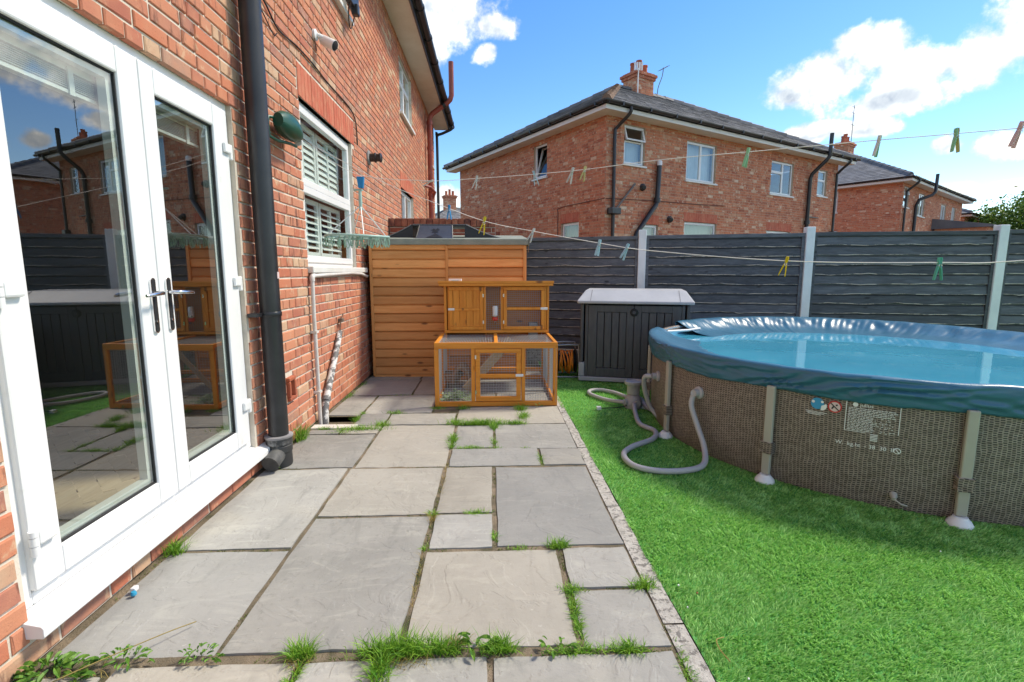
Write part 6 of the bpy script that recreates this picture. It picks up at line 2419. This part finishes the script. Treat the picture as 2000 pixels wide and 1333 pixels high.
for k in range(34):
    r, a = (HR, k * 2 * math.pi / 20) if k < 20 else (.12, k * 2 * math.pi / 12)
    if k >= 32:
        r, a = .05, k * 3.1
    o = bpy.data.objects.new('peg', pgm)
    COL.objects.link(o)
    o.parent = hg
    o.matrix_parent_inverse = Matrix.Translation(hg.location).inverted()
    o.location = hc + Vector((r * math.cos(a), r * math.sin(a), -.006))
    o.rotation_euler = (random.uniform(-.2, .2), random.uniform(-.2, .2), random.uniform(0, 3))

# ------------------------------------------------------------------ weeds in the paving joints
WE = []


def clump(x, y, rx, ry, n, h, spread=.6):
    WE.append((x, y, rx, ry, n, h, spread))


for c in ((-1.43, 3.64, .03, .05, 170, .15, .45), (-1.05, 3.86, .17, .025, 420, .055, .8), (-1.16, 3.80, .10, .02, 120, .035, .9), (-1.34, 3.90, .06, .012, 130, .03, .9), (-.90, 3.97, .05, .03, 150, .06, .8), (-1.15, 4.14, .012, .06, 90, .05, .8), (-1.14, 4.32, .012, .05, 60, .04, .8),
          (-.86, 4.32, .07, .02, 120, .045, .9), (-.50, 4.47, .07, .02, 90, .035, .9), (-.27, 4.45, .05, .025, 110, .05, .8), (-.10, 3.975, .20, .022, 760, .065, .75), (-.30, 4.02, .03, .05, 130, .06, .8), (.19, 3.98, .08, .02, 200, .05, .8),
          (.27, 4.15, .035, .07, 240, .06, .8), (.26, 4.40, .04, .05, 220, .06, .7), (.29, 4.6, .02, .12, 100, .05, .8), (.015, 3.88, .022, .05, 180, .055, .8), (.015, 3.55, .010, .09, 90, .03, .9),
          (-.295, 3.60, .022, .07, 190, .05, .8), (-.295, 3.46, .015, .05, 70, .04, .8), (-.16, 3.415, .09, .014, 230, .03, .9), (.02, 3.415, .03, .01, 40, .025, .9), (.325, 3.20, .008, .09, 80, .025, .9), (.24, 3.40, .03, .008, 40, .02, .9),
          (-.31, 2.445, .022, .02, 70, .03, .9), (-.09, 2.448, .055, .010, 110, .026, .9), (-.31, 2.13, .012, .015, 40, .02, .9), (.008, 2.22, .008, .05, 70, .02, .9), (.302, 2.118, .045, .014, 190, .05, .7), (.12, 2.112, .05, .006, 60, .015, .9),
          (.303, 1.66, .010, .14, 330, .022, .9), (.315, 1.80, .035, .012, 120, .03, .8), (.60, 1.81, .035, .012, 190, .045, .7), (-1.43, 2.14, .03, .03, 160, .075, .6), (-.635, 1.495, .035, .012, 210, .065, .6), (-.625, 1.40, .010, .08, 130, .03, .9),
          (-.315, 1.497, .11, .016, 620, .075, .6), (-.36, 1.42, .03, .05, 240, .065, .6), (-.17, 1.50, .06, .012, 260, .06, .6), (.02, 1.50, .05, .012, 240, .06, .65), (.45, 1.482, .05, .010, 220, .04, .7), (.27, 1.485, .09, .009, 240, .025, .9), (.61, 1.38, .012, .10, 140, .02, .9),
          (-1.44, 4.98, .02, .18, 120, .035, .9), (-1.43, 5.5, .02, .15, 90, .03, .9), (-1.40, 3.30, .02, .03, 40, .03, .9), (-1.0, 4.985, .2, .008, 60, .015, .9)):
    clump(*c)
PW, HW, LN = [], [], []
for x, y, rx, ry, n, h, sp_ in WE:
    p = np.stack([rng.normal(x, rx * .55, n), rng.normal(y, ry * .55, n), np.full(n, -.015)], 1)
    PW.append(p)
    HW.append(h * rng.uniform(.4, 1.15, n))
    LN.append(np.clip(rng.normal(sp_, .25, n), .05, 1.1))
PW, HW, LN = np.concatenate(PW), np.concatenate(HW), np.concatenate(LN)
blades('joint_grass', PW, HW + .015, .0017, rng.uniform(0, 6.28, len(PW)), LN, WEED, curl=.8,
       label='tufts of green grass growing in the joints between the paving slabs', cat='grass', kind='stuff')
# thin moss and seedlings along the joints
MO = []
for x0, x1, y0, y1 in SLABS:
    if y0 < .2:
        continue
    for k in range(260):
        s_ = random.random()
        px_, py_ = random.choice(((x0 + (x1 - x0) * s_, y1 + .010), (x0 - .010, y0 + (y1 - y0) * s_), (x1 + .010, y0 + (y1 - y0) * s_)))
        if mnoise.noise(Vector((px_ * 5, py_ * 5, 9))) > .10:
            MO.append((px_ + random.gauss(0, .004), py_ + random.gauss(0, .004), -.012))
MO = np.array(MO)
blades('joint_moss', MO, rng.uniform(.008, .020, len(MO)), .0016, rng.uniform(0, 6.28, len(MO)), rng.uniform(.3, 1.1, len(MO)), leafy('moss_green', (.055, .10, .015), (.17, .20, .05), .8, 6), curl=.8,
       label='low moss and seedlings lining the joints between the slabs', cat='moss', kind='stuff')
DW = []
for x, y, rx, ry, n in ((-.31, 2.40, .02, .03, 70), (-.13, 1.53, .045, .02, 130), (-.29, 1.46, .07, .03, 110), (-.635, 1.47, .03, .02, 50), (-1.30, 1.45, .1, .03, 40), (.25, 4.5, .03, .1, 80), (-.295, 2.9, .006, .3, 60), (-.31, 1.9, .005, .3, 60)):
    DW.append(np.stack([rng.normal(x, rx * .6, n), rng.normal(y, ry * .6, n), np.full(n, -.012)], 1))
DW = np.concatenate(DW)
blades('dry_grass', DW, rng.uniform(.02, .055, len(DW)), .0012, rng.uniform(0, 6.28, len(DW)), rng.uniform(.5, 1.1, len(DW)), WEED_DRY, curl=.9,
       label='straw coloured dead grass among the green tufts on the patio', cat='grass', kind='stuff')


WEED_LEAF = leafy('weed_leaf', (.05, .15, .02), (.17, .33, .05), .5, 9)


def weed_plant(x, y, n, r, s, label, seed):
    rr = random.Random(seed)
    t = thing('weed_plant', label, 'weed', (x, y, 0))
    for k in range(n):
        a = rr.uniform(0, 6.28)
        q = rr.uniform(.15, 1) ** .7
        cx_, cy2 = x + math.cos(a) * r[0] * q, y + math.sin(a) * r[1] * q
        z_ = rr.uniform(.0, .06) * (1.3 - q)
        L = s * rr.uniform(.6, 1.3)
        yaw = a + rr.uniform(-.7, .7)
        el = rr.uniform(.0, .8)
        f = Vector((math.cos(yaw) * math.cos(el), math.sin(yaw) * math.cos(el), math.sin(el)))
        sd = Vector((-math.sin(yaw), math.cos(yaw), rr.uniform(-.3, .3)))
        b = Vector((cx_, cy2, z_))
        m = MB()
        pts = [(0, .04), (.3, .15), (.6, .18), (.85, .10), (1, 0)]
        mid = [b + f * L * u_ + Vector((0, 0, -.35 * L * u_ * u_)) for u_, _ in pts]
        for i in range(4):
            w0_, w1_ = pts[i][1] * L, pts[i + 1][1] * L
            lift = Vector((0, 0, .12 * L))
            m.face([mid[i], mid[i + 1], mid[i + 1] + sd * w1_ + lift * (w1_ > 0), mid[i] + sd * w0_ + lift], rr.random())
            m.face([mid[i + 1], mid[i], mid[i] - sd * w0_ + lift, mid[i + 1] - sd * w1_ + lift * (w1_ > 0)], rr.random())
        m.build('leaf', WEED_LEAF, t, smooth=60)


weed_plant(-1.36, 1.43, 120, (.10, .06), .036, 'leafy green weeds in the corner below the end of the door sill', 1)
weed_plant(-1.18, 1.492, 40, (.07, .022), .028, 'broad leafed weed in the joint near the left end of the patio slabs', 2)
weed_plant(-.95, 1.495, 44, (.07, .018), .024, 'feathery green weed sprawling over the joint left of the centre slab', 3)
weed_plant(-.06, 1.50, 14, (.05, .02), .04, 'leafy weed beside the biggest grass tuft at the front of the patio', 4)
weed_plant(.20, 1.492, 12, (.05, .015), .035, 'small dandelion rosette in the joint at the front right of the patio', 5)
weed_plant(-1.36, 3.10, 9, (.05, .03), .03, 'little weed at the foot of the black drain pipe', 6)
weed_plant(.43, 4.42, 6, (.03, .03), .03, 'thin weed sprig on the slab in front of the right of the hutch', 7)

# ------------------------------------------------------------------ litter
bs = thing('litter_scrap', 'small white and blue plastic scrap below the door sill', 'litter', (-1.405, 1.83, 0))
MB().box(-1.42, 1.845, .004, -1.40, 1.87, .022).build('scrap', WHITE_CAP, bs, bevel=.004)
MB().lathe([(.010, 0), (.011, .006), (.008, .014)], (-1.396, 1.832, .004), n=12).build('cap', plain('blue_cap', (.02, .30, .50), .4), bs, smooth=40)
for k, (x, y, c_, lab) in enumerate(((.735, 1.79, WHITE_CAP, 'tiny white pebble on the turf near the edging'), (.79, 1.74, TERRACOTTA, 'tiny orange chip on the turf near the edging'), (.72, 1.66, WHITE_CAP, 'tiny white chip at the turf edge beside the darker slab'), (1.06, 3.35, WEED_DRY, 'small yellowish leaf scrap on the turf beside the hose'), (1.99, 1.98, WHITE_CAP, 'white speck on the turf before the pool'), (.78, 1.33, WHITE_CAP, 'white chip on the turf at the bottom of the picture'))):
    m = MB()
    pts = [Vector((x + random.uniform(.002, .0045) * math.cos(a), y + random.uniform(.002, .0045) * math.sin(a), .012)) for a in np.linspace(0, 6.28, 6, endpoint=False)]
    m.prism(list(reversed(pts)), (0, 0, .005))
    m.build('pebble', c_, label=lab, cat='litter', bevel=.001)
MB().tube(catmull([(.755, 1.40, .014), (.745, 1.45, .016), (.752, 1.49, .018), (.785, 1.505, .014)], 5), .002, 5).build('dry_stalk', WEED_DRY, label='curled dry stalk on the turf at the front', cat='litter')
MB().tube(catmull([(-1.33, 1.38, .03), (-1.24, 1.46, .035), (-1.12, 1.58, .03), (-1.06, 1.66, .012)], 5), .0018, 5).build('dry_stalk', WEED_DRY, label='long dry grass stalk lying over the left front slab', cat='litter')
